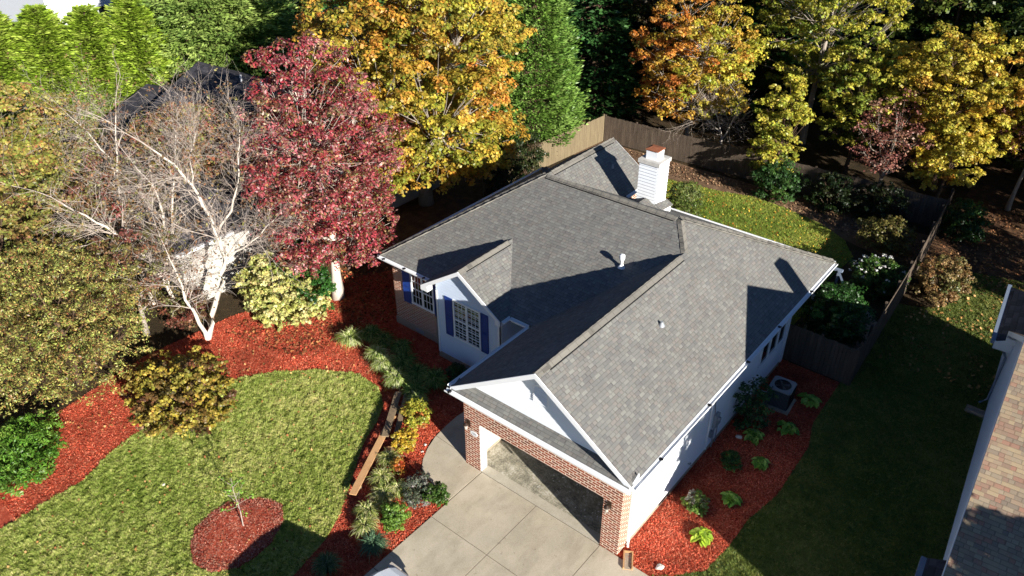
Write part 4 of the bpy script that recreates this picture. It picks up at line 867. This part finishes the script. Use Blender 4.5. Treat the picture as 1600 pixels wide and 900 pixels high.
tree('dogwood_tree','sparse reddish and green leaved tree in front of the dark roof of the left house','tree',(-24.9,2.6),6.3,(3.5,2.6,1.5),210,130,.155,['a0604a','9c9c58','b07050','84884a','9c4c44','b89c68'],[3,5,2,4,1.6,2],45,lp=['9c5040','a8a058','6e7c3c','b87850','7c3434'],lw=.6,zmin=3.8,crad=.5,trunk=.18,bark='bark_grey',core=.3,th=.6)
tree('dogwood_tree','small reddish brown leaved tree left of the bare trunk','tree',(-21.8,-3.1),3.3,(2.3,2.3,1.9),110,80,.13,['6a4838','7a5c44','6a6c3a','7c4440','8a8450'],[4,3,4,1.6,2],46,zmin=1.2,crad=.5,trunk=.12,bark='bark_grey',core=.35,elong=1.8)
tree('dogwood_tree','thin reddish brown and green tree screening the left end of the left house roof','tree',(-25.2,-.9),5.0,(2.6,2.4,2.0),130,55,.13,['7a4a40','8a6448','74743e','8c4440','969050'],[4,3,4,1.6,3],146,zmin=2.0,crad=.5,trunk=.12,bark='bark_grey',core=.35,elong=1.8)
# bare tree
def bare(label,base,limbs,seed,r0=.15,ntw=26,Lt=1.7,depth=3,group=None,ok=.45,leafpal=None,nleaf=0):
    rg=np.random.default_rng(seed); T=empty('bare_tree',(*base,0),label,'tree',group=group); b=MB(); b2=MB(); tips=[]
    def grow(p,d,L,r_,dep):
        pts=[p]; rad=[r_]
        for i in range(3):
            d=(d+Vector(rg.standard_normal(3))*.16+Vector((0,0,.03))).normalized(); p=p+d*L/3; pts.append(p); rad.append(r_*(1-.25*(i+1)))if i<2 else rad.append(r_*.3)
            if dep>0:
                for _ in range(2 if dep>1 else 1):
                    nd=(d+Vector(rg.standard_normal(3))*.6).normalized(); grow(p,nd,L*rg.uniform(.45,.7),max(.003,r_*.5),dep-1)
        b2.tube(pts,rad,5 if r_>.02 else 3,cap=False); tips.append(p)
    for li,(path,r1) in enumerate(limbs):
        P=[Vector(q) for q in path]; n=len(P)
        dense=[];  
        for i in range(n-1):
            for k in range(3): dense.append(P[i].lerp(P[i+1],k/3)+Vector(rg.standard_normal(3))*.025)
        dense.append(P[-1]); m=len(dense)
        r1*=.72; b.tube(dense,[r1*(1-.75*i/(m-1)) for i in range(m)],8,cap=False)
        for k in range(ntw):
            f=rg.uniform(.30,1.0)*(m-1.001); i=int(f); p=dense[i].lerp(dense[i+1],f-i); ax=(dense[i+1]-dense[i]).normalized()
            nd=(ax*.5+Vector(rg.standard_normal(3))*.8+Vector((0,0,.25))).normalized(); rr=r1*(1-.75*f/(m-1)); grow(p,nd,Lt*rg.uniform(.5,1.1),max(.006,min(.024,rr*.36)),depth-1 if depth>1 else 0)
        grow(P[-1],(P[-1]-P[-2]).normalized(),Lt,r1*.25,depth-1)
    b.build('trunk',M['bark_white'],T,uv=False,smooth=True); b2.build('twigs',M['bark_twig'],T,uv=False)
    if nleaf:
        tp=np.array([tuple(t) for t in tips]); sel=tp[rg.choice(len(tp),min(len(tp),nleaf),replace=False)]
        V,cl=crown_leaves(sel,np.full((len(sel),3),.2),np.full(len(sel),5),.11,pick(leafpal,[1]*len(leafpal),rg,len(sel)),rg,1.7,.3); quads('leaves',V,cl,M['leaf'],T)
    return T
LP=['7a5a48','8a6c50','7c7c44','94704e']
bare('bare pale tree with a forked trunk in front of the white wall',(-19.5,-1.6),[([(0,0,-.05),(-.21,-.17,1.28),(-.38,-.31,2.05),(-.41,-.34,3.23),(-.56,-.46,4.4)],.13),([(0,.02,-.05),(.12,.38,1.13),(.58,.86,2.73),(.89,1.12,3.79),(.82,1.06,5.11),(.62,.9,6.23),(.42,.73,7.04),(.03,.41,7.96),(-.43,.04,8.48)],.17),
    ([(.82,1.06,5.0),(1.19,1.62,5.85),(1.63,1.98,7.21),(1.78,2.11,8.25),(1.99,2.27,9.26)],.07),([(.42,.73,7.04),(.71,.84,8.39),(1.01,1.08,9.2)],.05),([(.89,1.12,3.79),(1.9,1.9,4.6),(2.7,2.5,5.6)],.06)],5,ntw=34,nleaf=420,leafpal=LP)
bare('bare pale tree with a long low branch reaching left',(-21.5,-1.2),[([(-.1,-.1,-.05),(-.39,-.32,.8),(-.71,-.58,2.88),(-1.32,-1.08,3.97),(-2.14,-1.75,4.87),(-2.97,-2.43,5.6)],.15),([(-.5,-.2,.4),(-1.0,-.1,1.6),(-.95,.25,3.04),(-.81,.37,4.59),(-.83,.35,6.06),(-1.19,.06,6.77)],.12),([(-1.0,.1,1.5),(-.93,.53,3.24),(-.48,.9,5.68),(.08,1.35,8.2)],.11)],8,ntw=34,nleaf=420,leafpal=LP)
bare('slender bare tree with an upright pale stem before the dark roof',(-23.8,-1.6),[([(0,0,-.05),(-.9,.1,2.2),(-1.26,.3,4.19),(-1.02,.5,6.01),(-.5,.9,8.55)],.12),([(-1.1,.4,5.2),(-1.3,.5,6.6),(-1.9,.1,7.9),(-2.4,-.2,8.5)],.05)],14,ntw=34,nleaf=380,leafpal=LP)
tree('shade_tree','leafy tree standing off the right side behind the tan roofed house','tree',(18,22.8),5.6,(4.2,4.2,4.2),110,200,.22,YG,[3,3,3,1,4],47,zmin=1.4,crad=1.0,trunk=.2,core=.5)
tree('shade_tree','leafy tree at the right beyond the side lawn, further back','tree',(20,30.5),5.8,(4.6,4.6,4.6),110,200,.22,YG,[3,3,3,1,4],48,zmin=1.2,crad=1.1,trunk=.2,core=.5)
tree('columnar_tree','slim tree by the front of the tan roofed house, off the right edge','tree',(15.5,.1),6.4,(1.55,1.55,2.1),80,200,.16,YG,[3,3,3,1,4],49,zmin=4.2,crad=.6,trunk=.12,core=.6)
bare('bare grey twiggy tree hanging over the back fence below the orange tree',(-11.2,28.9),[([(0,0,-.05),(.1,-.1,1.6),(-.2,-.5,3.0),(-.6,-1.0,3.9)],.09),([(.05,-.1,1.4),(.7,-.5,2.8),(1.1,-.9,3.6)],.07),([(0,-.2,2.0),(-.8,-.9,2.9),(-1.4,-1.5,2.7)],.06)],19,ntw=18,Lt=1.3)
# shrubs
def shrub(name,label,base,r_,n,per,size,pal,wt,seed,cat='shrub',crad=.3,elong=1.5,group=None,cz=None,zmin=.05,up=.5,hollow=.45,colfn=None,core=.3,jit=.18,bark='bark_brown'):
    rg=np.random.default_rng(seed); T=empty(name,(*base,0),label,cat,group=group); cz=cz if cz is not None else r_[2]*.75
    cen=clumps((0,0,cz),np.maximum(np.array(r_)-crad*.5,.08),n,rg,zmin,core); rd=crad*rg.uniform(.7,1.15,(len(cen),1))*np.array([1,1,.8])
    cc=pick(pal,wt,rg,len(cen)) if colfn is None else colfn(cen,rg)
    V,cl=crown_leaves(cen,rd,np.full(len(cen),per),size,cc,rg,elong,up,jit,hollow); V[:,:,2]=np.maximum(V[:,:,2],.03); quads('foliage',V,cl,M['leaf'],T)
    b=MB()
    for c_ in cen[::2]: b.tube([(0,0,.0),(c_[0]*.4,c_[1]*.4,c_[2]*.5),tuple(c_)],[.022,.016,.005],4,cap=False)
    b.build('stems',M[bark],T,uv=False); return T
def varieg(cen,rg):
    n=len(cen); k=((cen[:,0]*.62+cen[:,1]*.78+cen[:,2]*.45+.15*rg.standard_normal(n))>1.75)[:,None]
    return np.where(k,pick(['2f5a22','3d6a2c','284c1e'],[1,1,1],rg,n),pick(['c3bf78','b0b062','d0c98c','9aa352'],[3,2,2,1],rg,n))
shrub('variegated_shrub','large cream and green variegated shrub with a dark green top beside the pale wall',(-18.55,1.95),(2.35,2.0,1.6),290,110,.12,None,None,51,crad=.32,colfn=varieg,cz=1.25)
shrub('evergreen_shrub','dark green shrub growing up through the variegated shrub, left of the red tree trunk',(-18.9,2.75),(1.25,1.15,1.35),80,130,.10,['38541f','46602a','546c32'],[2,2,1],52,crad=.34,cz=1.95)
shrub('smoke_shrub','wide yellow and bronze leaved shrub at the edge of the front lawn',(-16.2,-4.7),(2.25,1.95,1.2),280,60,.11,['a08e3c','b09c44','7c6438','6a4630','8e883c','5a5030'],[5,4,3,3,4,2],53,crad=.27,cz=.85,core=.4,elong=1.3,jit=.25)
shrub('leafy_shrub','bright green feathery shrub in the mulch at the lower left edge',(-17.9,-10.1),(1.9,1.8,.85),150,110,.12,['56802a','668e32','7a9a40','4a6e24'],[3,3,2,2],54,crad=.4,elong=2.6,cz=.7)
shrub('camellia_shrub','large dense dark green shrub inside the fence at the house corner',(.95,14.9),(1.45,1.45,1.45),150,170,.085,['2a4c1e','355c26','223e18','406c2e'],[3,3,2,1],55,crad=.36,cz=1.25)
shrub('round_shrub','rounded brown and green shrub on the lit grass beside the side fence',(3.55,21.4),(1.2,1.15,1.25),80,170,.09,['8a6a44','7a7044','9c8458','5f6a38'],[4,3,2,2],56,crad=.34,cz=.85)
h=shrub('hydrangea','green shrub covered in white blossoms inside the side fence',(1.2,20.1),(1.3,1.25,.95),90,100,.09,['3d5a26','4f6e30','6a7c3a'],[3,3,2],57,crad=.32,cz=.75)
rg=np.random.default_rng(9); cen=unit(rg.standard_normal((60,3)))*np.array([1.25,1.2,.95])+np.array([0,0,.75]); cen=cen[cen[:,2]>.6]
V,cl=crown_leaves(cen,np.full((len(cen),3),.08),np.full(len(cen),16),.07,np.tile(np.array(C('e6e6e2')),(len(cen),1)),rg,1.1,.4,.05); quads('blossoms',V,cl,M['leaf'],h)
shrub('yard_shrub','sparse olive shrub in the shade inside the side fence behind the hydrangea',(.3,24.2),(1.5,1.2,1.0),50,90,.11,['6a6234','7c7440','5a5a2c'],[2,2,2],58,crad=.4,cz=.8)
shrub('yard_shrub','dark green shrub outside the far end of the side fence',(2.9,28.0),(1.2,1.1,1.2),50,140,.11,['2c4a20','3a5a28','243c1a'],[2,2,1],59,crad=.4,cz=.9)
shrub('viburnum_shrub','grey green shrub in the back yard right of the chimney',(-9.0,20.3),(1.05,1.05,1.35),60,160,.11,['5a6a32','6f7c3c','7c8450'],[2,2,1],61,crad=.4,cz=1.2,elong=2.4)
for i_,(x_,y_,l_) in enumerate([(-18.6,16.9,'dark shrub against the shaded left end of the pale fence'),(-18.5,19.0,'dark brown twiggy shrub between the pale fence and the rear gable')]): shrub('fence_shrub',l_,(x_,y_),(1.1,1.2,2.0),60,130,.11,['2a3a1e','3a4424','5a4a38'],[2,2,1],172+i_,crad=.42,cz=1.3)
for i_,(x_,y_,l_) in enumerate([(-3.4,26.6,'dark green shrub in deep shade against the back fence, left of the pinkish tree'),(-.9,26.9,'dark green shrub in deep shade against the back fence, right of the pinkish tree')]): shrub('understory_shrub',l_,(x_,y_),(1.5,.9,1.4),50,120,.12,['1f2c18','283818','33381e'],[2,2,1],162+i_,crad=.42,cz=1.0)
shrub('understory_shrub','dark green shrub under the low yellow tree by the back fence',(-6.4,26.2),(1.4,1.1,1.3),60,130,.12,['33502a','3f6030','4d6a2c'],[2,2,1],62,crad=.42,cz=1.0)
rs=shrub('rose_bush','open dark green rose bush against the white side wall',(.65,7.9),(.75,.95,1.25),40,70,.09,['33502a','3f6030','55703a'],[2,2,1],63,crad=.3,cz=1.1,hollow=.2)
GY_='yellow leaved shrubs in the front bed'
shrub('spirea_shrub','yellow green shrub with orange tips beside the upper end of the boards',(-8.95,.35),(.62,.6,.62),46,110,.075,['a2a23c','b0aa42','8f9438','bc7840'],[4,3,2,1.2],64,crad=.2,cz=.42,group=GY_)
shrub('spirea_shrub','golden yellow shrub below the yellow green one beside the boards',(-8.3,-.85),(.5,.5,.5),40,110,.07,['bc9c34','c8aa40','b4883a','aaa43e'],[4,3,2,2],65,crad=.18,cz=.36,group=GY_)
shrub('nandina_shrub','small orange and red leaved shrub between the striped grasses',(-7.6,-1.9),(.28,.28,.4),18,70,.06,['c0602c','a84428','b08a38','6a7a34'],[3,2,2,2],66,crad=.15,cz=.35)
shrub('lavender_shrub','silvery grey and green shrub at the edge of the driveway',(-6.35,-2.15),(.62,.6,.5),42,110,.08,['6e7468','87867c','556048','9a9490'],[3,2,3,1],67,crad=.2,cz=.3,elong=3.2)
shrub('boxwood_shrub','green leafy shrub touching the silvery one by the driveway',(-5.75,-1.95),(.42,.45,.45),30,130,.055,['456226','577430','38521f'],[3,3,2],68,crad=.18,cz=.32)
shrub('boxwood_shrub','round bright green shrub in the bed left of the driveway',(-6.15,-3.45),(.48,.48,.5),40,150,.05,['628430','74943c','527428'],[3,3,2],69,crad=.18,cz=.36)
shrub('entry_shrub','dark green shrub in the shade below the bay window wall',(-9.3,3.0),(.55,.45,.5),34,110,.08,['2f4c22','3d5c2c','24401c'],[2,2,1],70,crad=.2,cz=.36)
shrub('flower_bush','small bush with white and pink blossoms by the sunlit mulch at the side wall',(.95,3.2),(.45,.42,.36),28,80,.06,['6f8a3a','8a9a48','c8c0a8','5c7a30'],[3,2,1.5,2],71,crad=.16,cz=.26)
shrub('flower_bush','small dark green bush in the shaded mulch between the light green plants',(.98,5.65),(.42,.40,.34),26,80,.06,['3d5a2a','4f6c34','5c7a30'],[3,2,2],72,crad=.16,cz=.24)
shrub('brown_leafed_shrub','thin brown leaved shrub at the foot of the white wall behind the forked trunk',(-20.9,-1.5),(1.1,1.2,1.0),60,50,.11,['6a4838','7c5c44','6a6a40','7a4038'],[3,3,3,1.5],151,crad=.4,cz=.9,hollow=.2)
# strap-leaved clumps
def straps(name,label,base,r_,n,pal,seed,h=.5,w=.018,group=None,cat='plant'):
    rg=np.random.default_rng(seed); T=empty(name,(*base,0),label,cat,group=group)
    palA=np.array([C(p) for p in pal]); a=rg.uniform(0,2*np.pi,n); L=r_*rg.uniform(.55,1.1,n); hh=h*rg.uniform(.6,1.15,n); d=np.stack([np.cos(a),np.sin(a)],1); s=np.stack([-d[:,1],d[:,0]],1); o=rg.standard_normal((n,2))*r_*.13
    K=5; Vs=[]; prev=None; cc=palA[rg.integers(0,len(palA),n)]*(1+.2*rg.standard_normal((n,1)))
    sway=rg.standard_normal(n)*.15
    def pt(t,side): 
        rr=L*(t**1.1); z=hh*(1.9*t-1.55*t*t)*1.6+.02; ww=w*(1-t)**.6*(1 if t>0 else .7)*side
        P=np.zeros((n,3)); P[:,:2]=o+d*rr[:,None]+s*((sway*rr*t)[:,None]+ww); P[:,2]=np.maximum(z,.02); return P
    for k in range(K-1):
        t0,t1=k/(K-1),(k+1)/(K-1); Vs.append(np.stack([pt(t0,-1),pt(t0,1),pt(t1,1),pt(t1,-1)],1))
    quads('leaves',np.concatenate(Vs),np.clip(np.tile(cc,(K-1,1)),.003,.9),M['grass'],T)
    b=MB(); b.lathe([(r_*.22,0),(r_*.16,.05),(.001,.07)],(0,0,0),8); b.build('crown_base',M['mulch_old'],T,uv=False); return T
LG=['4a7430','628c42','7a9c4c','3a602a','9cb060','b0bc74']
GLL='daylily clumps along the front path bed'
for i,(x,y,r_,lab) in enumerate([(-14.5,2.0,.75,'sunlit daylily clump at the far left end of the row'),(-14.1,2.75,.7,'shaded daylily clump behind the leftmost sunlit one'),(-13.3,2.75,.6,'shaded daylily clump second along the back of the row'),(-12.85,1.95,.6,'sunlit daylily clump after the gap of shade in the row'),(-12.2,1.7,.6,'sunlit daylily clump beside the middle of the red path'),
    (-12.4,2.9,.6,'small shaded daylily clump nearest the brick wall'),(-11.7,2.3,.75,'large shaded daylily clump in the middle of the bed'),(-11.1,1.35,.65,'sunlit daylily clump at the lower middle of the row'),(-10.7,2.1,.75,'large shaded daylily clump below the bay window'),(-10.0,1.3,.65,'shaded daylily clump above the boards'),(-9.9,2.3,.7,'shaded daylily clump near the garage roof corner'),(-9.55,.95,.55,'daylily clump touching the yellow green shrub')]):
    straps('daylily',lab,(x,y),r_*.92,420,['98ac54','b4c06e','ccd292','86a04a','dadcae'] if lab.startswith('sunlit') or 'touching' in lab else LG,80+i,.55 if lab.startswith('sunlit') else .5,.02,GLL)  # clumps in sun take a paler palette: sunlight put into the leaf colour
GV='striped ornamental grasses in the driveway bed'
for i,(x,y,r_,lab) in enumerate([(-8.2,-1.75,.42,'striped cream grass clump below the golden shrub'),(-7.75,-2.5,.42,'striped cream grass clump left of the silvery shrub'),(-7.15,-2.95,.45,'striped cream grass clump in the middle of the driveway bed'),(-6.95,-2.5,.38,'striped grass clump directly beside the silvery shrub'),(-7.0,-3.75,.42,'tall yellow striped grass clump left of the round green shrub'),(-6.65,-4.2,.42,'yellow striped grass clump below the round green shrub')]):
    straps('striped_grass',lab,(x,y),r_*1.15,400,['b4b868','ccc888','98a450','dcd8a4','78903e'],100+i,.42,.016,GV)
straps('blue_grass','dark blue green grass clump at the shaded edge of the driveway',(-5.95,-4.5),.5,420,['4a6a50','5e7e60','76966e'],110,.4,.014)
straps('blue_grass','dark green grass clump at the bottom edge of the bed',(-6.5,-5.9),.5,420,['50683e','647a4a','80906a'],111,.35,.014)
# broad-leaved hostas
def hosta(label,base,r_,seed,pal=('86b040','9ec450','b4d068','70a038')):
    rg=np.random.default_rng(seed); n=60; T=empty('hosta',(*base,0),label,'plant',group='hostas in the side mulch bed'); pa=np.array([C(p) for p in pal])
    Vs=[];Cs=[]
    for i in range(n):
        a=rg.uniform(0,2*math.pi); rr=r_*rg.uniform(.05,.8); L=rg.uniform(.16,.23); d=np.array([math.cos(a),math.sin(a),0]); s=np.array([-d[1],d[0],0]); z=.24-.12*(rr/r_)+rg.uniform(-.03,.05); c=d*rr; c[2]=z
        dn=np.array([0,0,-1.])
        pr=[(-.5,0,.0),(-.25,.38,.0),(.1,.42,.03),(.5,0,.16)]
        def q(t,w_,dz): return c+d*t*L*1.1+s*w_*1.25*L+dn*dz*L*1.5
        col_=pa[rg.integers(0,len(pa))]*(1+.15*rg.standard_normal())
        for sg in (1,-1):
            Vs.append(np.stack([q(-.5,0,0),q(-.2,.40*sg,-.12),q(.15,.36*sg,-.05),q(.5,0,.25)])); Cs.append(col_*(1 if sg>0 else .93))
    quads('leaves',np.array(Vs),np.clip(np.array(Cs),0,1),M['leaf'],T)
    b=MB()
    for k in range(10): a=k*.63; b.tube([(0,0,0),(math.cos(a)*r_*.3,math.sin(a)*r_*.3,.2)],[.01,.006],4,cap=False)
    b.build('stems',M['bark_brown'],T,uv=False)
hosta('light green hosta nearest the air conditioner and the short fence',(1.85,10.5),.50,1); hosta('light green hosta second from the fence, on the lawn side',(1.82,8.55),.46,2); hosta('light green hosta in line with the meter, nearer the wall',(1.05,7.4),.42,3)
hosta('small light green hosta in the middle of the side bed',(1.78,6.3),.34,4); hosta('light green hosta just inside the shade of the side bed',(1.72,4.15),.40,5); hosta('yellow green hosta standing in full sun in the side bed',(1.70,2.2),.42,6,('a8c43a','c0d44a','90b034'))
# sapling in the round bed
rg=np.random.default_rng(77); T=empty('sapling',(-9.8,-6.55,.05),'thin young tree with few green leaves in the round mulch bed','sapling'); T.scale=(1,1,.92)
b=MB(); b.tube([(0,0,0),(.02,.03,.8),(.0,.0,1.7),(-.03,.05,2.3)],[.020,.014,.009,.004],6); tips=[]
for k in range(14):
    z=.8+k*.1; a=k*2.4; L=.55-.02*k; p=(math.cos(a)*L,math.sin(a)*L,z+.28); b.tube([(0,0,z),(p[0]*.5,p[1]*.5,z+.12),p],[.008,.006,.003],4,cap=False); tips+= [p,(p[0]*.6,p[1]*.6,z+.16)]
b.build('trunk',M['bark_twig'],T,uv=False); tp=np.array(tips); V,cl=crown_leaves(tp,np.full((len(tp),3),.12),np.full(len(tp),7),.085,pick(['6f9a3a','8ab04a','b0a04a'],[3,2,1],rg,len(tp)),rg,1.8,.3); quads('leaves',V,cl,M['leaf'],T)

# ---------------------------------------------------------------- loose things
def plank(name,label,p,q,w_,t_,mat,cat='board',group='old boards in the front bed'):
    p,q=Vector(p),Vector(q); T=empty(name,p,label,cat,group=group); b=MB(); d=q-p; s=d.cross(Vector((0,0,1))).normalized(); u=s.cross(d).normalized(); b.obox(d/2,d/2,s*w_/2,u*t_/2); b.build('plank',mat,T); return T
plank('wooden_board','long pale pine board with its near end resting in the front bed',(-7.92,-3.62,.30),(-9.55,-.25,.42),.24,.045,M['lumber'])
plank('wooden_board','weathered grey board, left one of the pair beside the yellow green shrub',(-8.95,-1.2,.47),(-10.38,.82,.40),.25,.045,M['lumber_old'])
plank('wooden_board','weathered grey board, right one of the pair nearest the yellow green shrub',(-8.62,-1.05,.36),(-10.1,.98,.36),.2,.045,M['lumber_old'])
plank('wooden_post','short cut wooden post lying under the boards',(-8.72,-1.42,.12),(-8.5,-1.18,.12),.16,.16,M['lumber'],'post')
for i,(x,y,l) in enumerate([(-8.2,-3.2,'lower'),(-9.9,.3,'upper')]):
    T=empty('timber_block',(x,y,0),f'short timber block propping the boards at their {l} end','block'); b=MB(); b.box((-.12,-.09,.02),(.12,.09,.27)); b.build('block',M['lumber_old'],T)
# AC condenser
AC=empty('air_conditioner',(.98,9.75,0),'grey square air conditioner condenser beside the shaded side wall','air conditioner',rz=R(4))
b=MB(); b.box((-.40,-.40,.13),(.40,.40,.90)); b.build('cabinet',M['ac'],AC)
b=MB()
for k in range(17):
    x=-.38+k*.0475
    for s in (-1,1): b.box((x,-.415 if s<0 else .402,.16),(x+.016,-.402 if s<0 else .415,.86)); b.box((-.415 if s<0 else .402,x,.16),(-.402 if s<0 else .415,x+.016,.86))
b.build('grille',M['black'],AC)
b=MB(); n=28
for k in range(n):
    a0,a1=2*math.pi*k/n,2*math.pi*(k+1)/n
    def sq(a): s=.42/max(abs(math.cos(a)),abs(math.sin(a))); return (math.cos(a)*s,math.sin(a)*s,.95)
    b.solid([(math.cos(a0)*.31,math.sin(a0)*.31,.95),(math.cos(a1)*.31,math.sin(a1)*.31,.95),sq(a1),sq(a0)],(0,0,-.06))
top=b.build('lid',M['steel'],AC)
b=MB(); b.lathe([(.305,.0),(.305,-.04),(.001,-.04)],(0,0,.955),28); b.build('fan_well',M['black'],top)
b=MB()
for k in range(4):
    a=k*math.pi/2+.5; u=Vector((math.cos(a),math.sin(a),0)); v=Vector((-u.y,u.x,.35)); b.solid([u*.05-v*.03+Vector((0,0,.925)),u*.27-v*.07+Vector((0,0,.925)),u*.27+v*.07+Vector((0,0,.925)),u*.05+v*.03+Vector((0,0,.925))],(0,0,-.006))
b.lathe([(.06,.93),(.06,.945),(.001,.95)],(0,0,0),12); b.build('fan_blades',M['ac'],top)
b=MB()
for r_ in (.08,.13,.18,.23,.28): b.tube([(r_*math.cos(t),r_*math.sin(t),.965) for t in np.linspace(0,2*math.pi,25)],.004,4,cap=False)
for a in (0,math.pi/3,2*math.pi/3): b.tube([(-.31*math.cos(a),-.31*math.sin(a),.962),(.31*math.cos(a),.31*math.sin(a),.962)],.005,4)
b.build('fan_guard',M['black'],top)
b=MB(); b.box((-.5,-.5,.02),(.5,.5,.12)); b.build('concrete_pad',M['foundation'],AC)
b=MB(); b.tube([(-.42,-.1,.45),(-.6,-.1,.4),(-.9,-.15,.5)],.02,6); b.box((-.47,-.25,.4),(-.402,-.05,.7)); b.build('service_box',M['meter'],AC)
def rock(label,base,s,seed,m='stone'):
    rg=np.random.default_rng(seed); bm=bmesh.new(); bmesh.ops.create_icosphere(bm,subdivisions=2,radius=1)
    for v in bm.verts: k=1+.18*math.sin(v.co.x*3+seed)+.14*math.sin(v.co.y*4+v.co.z*2+seed*2); v.co=Vector((v.co.x*s[0]*k,v.co.y*s[1]*k,max(-.3,v.co.z)*s[2]*k+s[2]*.4))
    me=bpy.data.meshes.new('stone'); bm.to_mesh(me); bm.free(); me.materials.append(M[m]); o=bpy.data.objects.new('stone',me); col.objects.link(o); o.location=(*base,.02); o.rotation_euler.z=seed
    tag(o,label,'stone'); return o
rock('pale angular stone on the sunlit mulch by the driveway corner',(1.23,.43),(.17,.10,.08),1); rock('small white stone on the shaded mulch near the meter',(.62,7.1),(.11,.1,.07),2)
rock('pale pebble on the mulch edge by the curved walkway',(-7.9,-.3),(.07,.05,.04),3); rock('small pale pebble beside the other one by the curved walkway',(-7.72,-.62),(.05,.045,.035),4)
rock('small white object lying on the front lawn',(-13.4,-7.2),(.06,.05,.04),5)
# grey timber frame behind the house corner
T=empty('garden_bench_frame',(-.55,18.75,0),'grey painted low wooden bench frame behind the far right roof corner','garden frame')
b=MB(); b.beam((-.5,.35,1.0),(.42,.35,1.0),.16,.10); b.build('top_beam',M['deckpaint'],T)
for p,q in (((.25,.3,.98),(.95,-.55,.62)),((.9,-.5,.62),(.9,-.5,0)),((.25,.35,.95),(.25,.35,0)),((-.45,.35,.95),(-.45,.35,0))):
    b=MB(); b.beam(p,q,.09,.09,up=(1,0,.2)); b.build('leg',M['deckpaint'],T)
# parked car, only the tip of its bonnet is in the frame
CX,CY=-3.85,-4.86
car=empty('car',(CX,CY,.045),'white car parked on the driveway, only its front corner showing at the bottom','car')
b=MB()
secs=[(0,.30,.45,.68),(-.04,.52,.38,.76),(-.12,.68,.30,.83),(-.28,.80,.25,.90),(-.6,.89,.22,.97),(-1.15,.93,.2,1.06),(-1.35,.94,.2,1.10),(-2.4,.95,.2,1.12),(-4.4,.95,.2,1.12),(-4.75,.88,.3,1.0)]
def ring(y,hw,z0,z1): return [(-hw*.92,y,z0),(-hw,y,z0+.15),(-hw,y,(z0+z1)/2),(-hw*.97,y,z1-.10),(-hw*.82,y,z1),(0,y,z1+.03),(hw*.82,y,z1),(hw*.97,y,z1-.10),(hw,y,(z0+z1)/2),(hw,y,z0+.15),(hw*.92,y,z0)]
rs_=[ring(*s) for s in secs]
for A,B in zip(rs_[:-1],rs_[1:]):
    for i in range(len(A)): j=(i+1)%len(A); b.face([A[i],A[j],B[j],B[i]])
b.face(rs_[0][::-1]); b.face(rs_[-1]); body=b.build('body',M['car'],car,smooth=True)
b=MB()
cab=[(-1.25,.84,1.09,1.10),(-2.05,.72,1.09,1.66),(-3.0,.72,1.09,1.72),(-4.2,.70,1.09,1.66),(-4.65,.78,1.09,1.12)]
def rg2(y,hw,z0,z1): bw=.86; return [(-bw,y,z0),(-hw,y,z1-.03),(-hw*.85,y,z1),(hw*.85,y,z1),(hw,y,z1-.03),(bw,y,z0)]
cr=[rg2(*s) for s in cab]
for ii,(A,B) in enumerate(zip(cr[:-1],cr[1:])):
    for i in range(len(A)-1): b.face([A[i],A[i+1],B[i+1],B[i]],0 if (i in (1,2,3) and ii in (1,2)) else 1)
b.build('cabin',[M['car'],M['glass']],car)
for sx in (-1,1):
    b=MB(); b.box((sx*.62-.2,-.20,.62),(sx*.62+.2,-.02,.78)); b.build('headlight',M['lampglass'],car)
    b=MB(); b.obox((sx*1.02,-1.75,1.12),(.10,0,0),(0,.06,0),(0,0,.08)); b.build('mirror',M['car'],car)
    for y in (-.95,-3.75):
        b=MB(); b.tube([(sx*.78,y,.32),(sx*.97,y,.32)],.33,20); wh=b.build('wheel',M['rubber'],car); b=MB(); b.tube([(sx*.965,y,.32),(sx*.98,y,.32)],.2,16); b.build('rim',M['steel'],wh)
b=MB(); b.box((-.5,-.03,.35),(.5,.005,.55)); b.build('front_grille',M['black'],car)
# garage: rake handle leaning on the inner wall
T=empty('leaning_rake',(-5.72,1.6,.034),'thin wooden handled rake leaning on the sunlit inner garage wall','rake')
b=MB(); b.tube([(0,0,0.05),(-.18,.25,1.5)],.014,8); b.build('handle',M['rust'],T); b=MB(); b.beam((-.2,-.02,.05),(.2,.02,.05),.03,.03); [b.tube([(-.18+k*.06,0,.05),(-.18+k*.06,-.03,.0)],.005,4) for k in range(7)]; b.build('rake_head',M['black'],T)
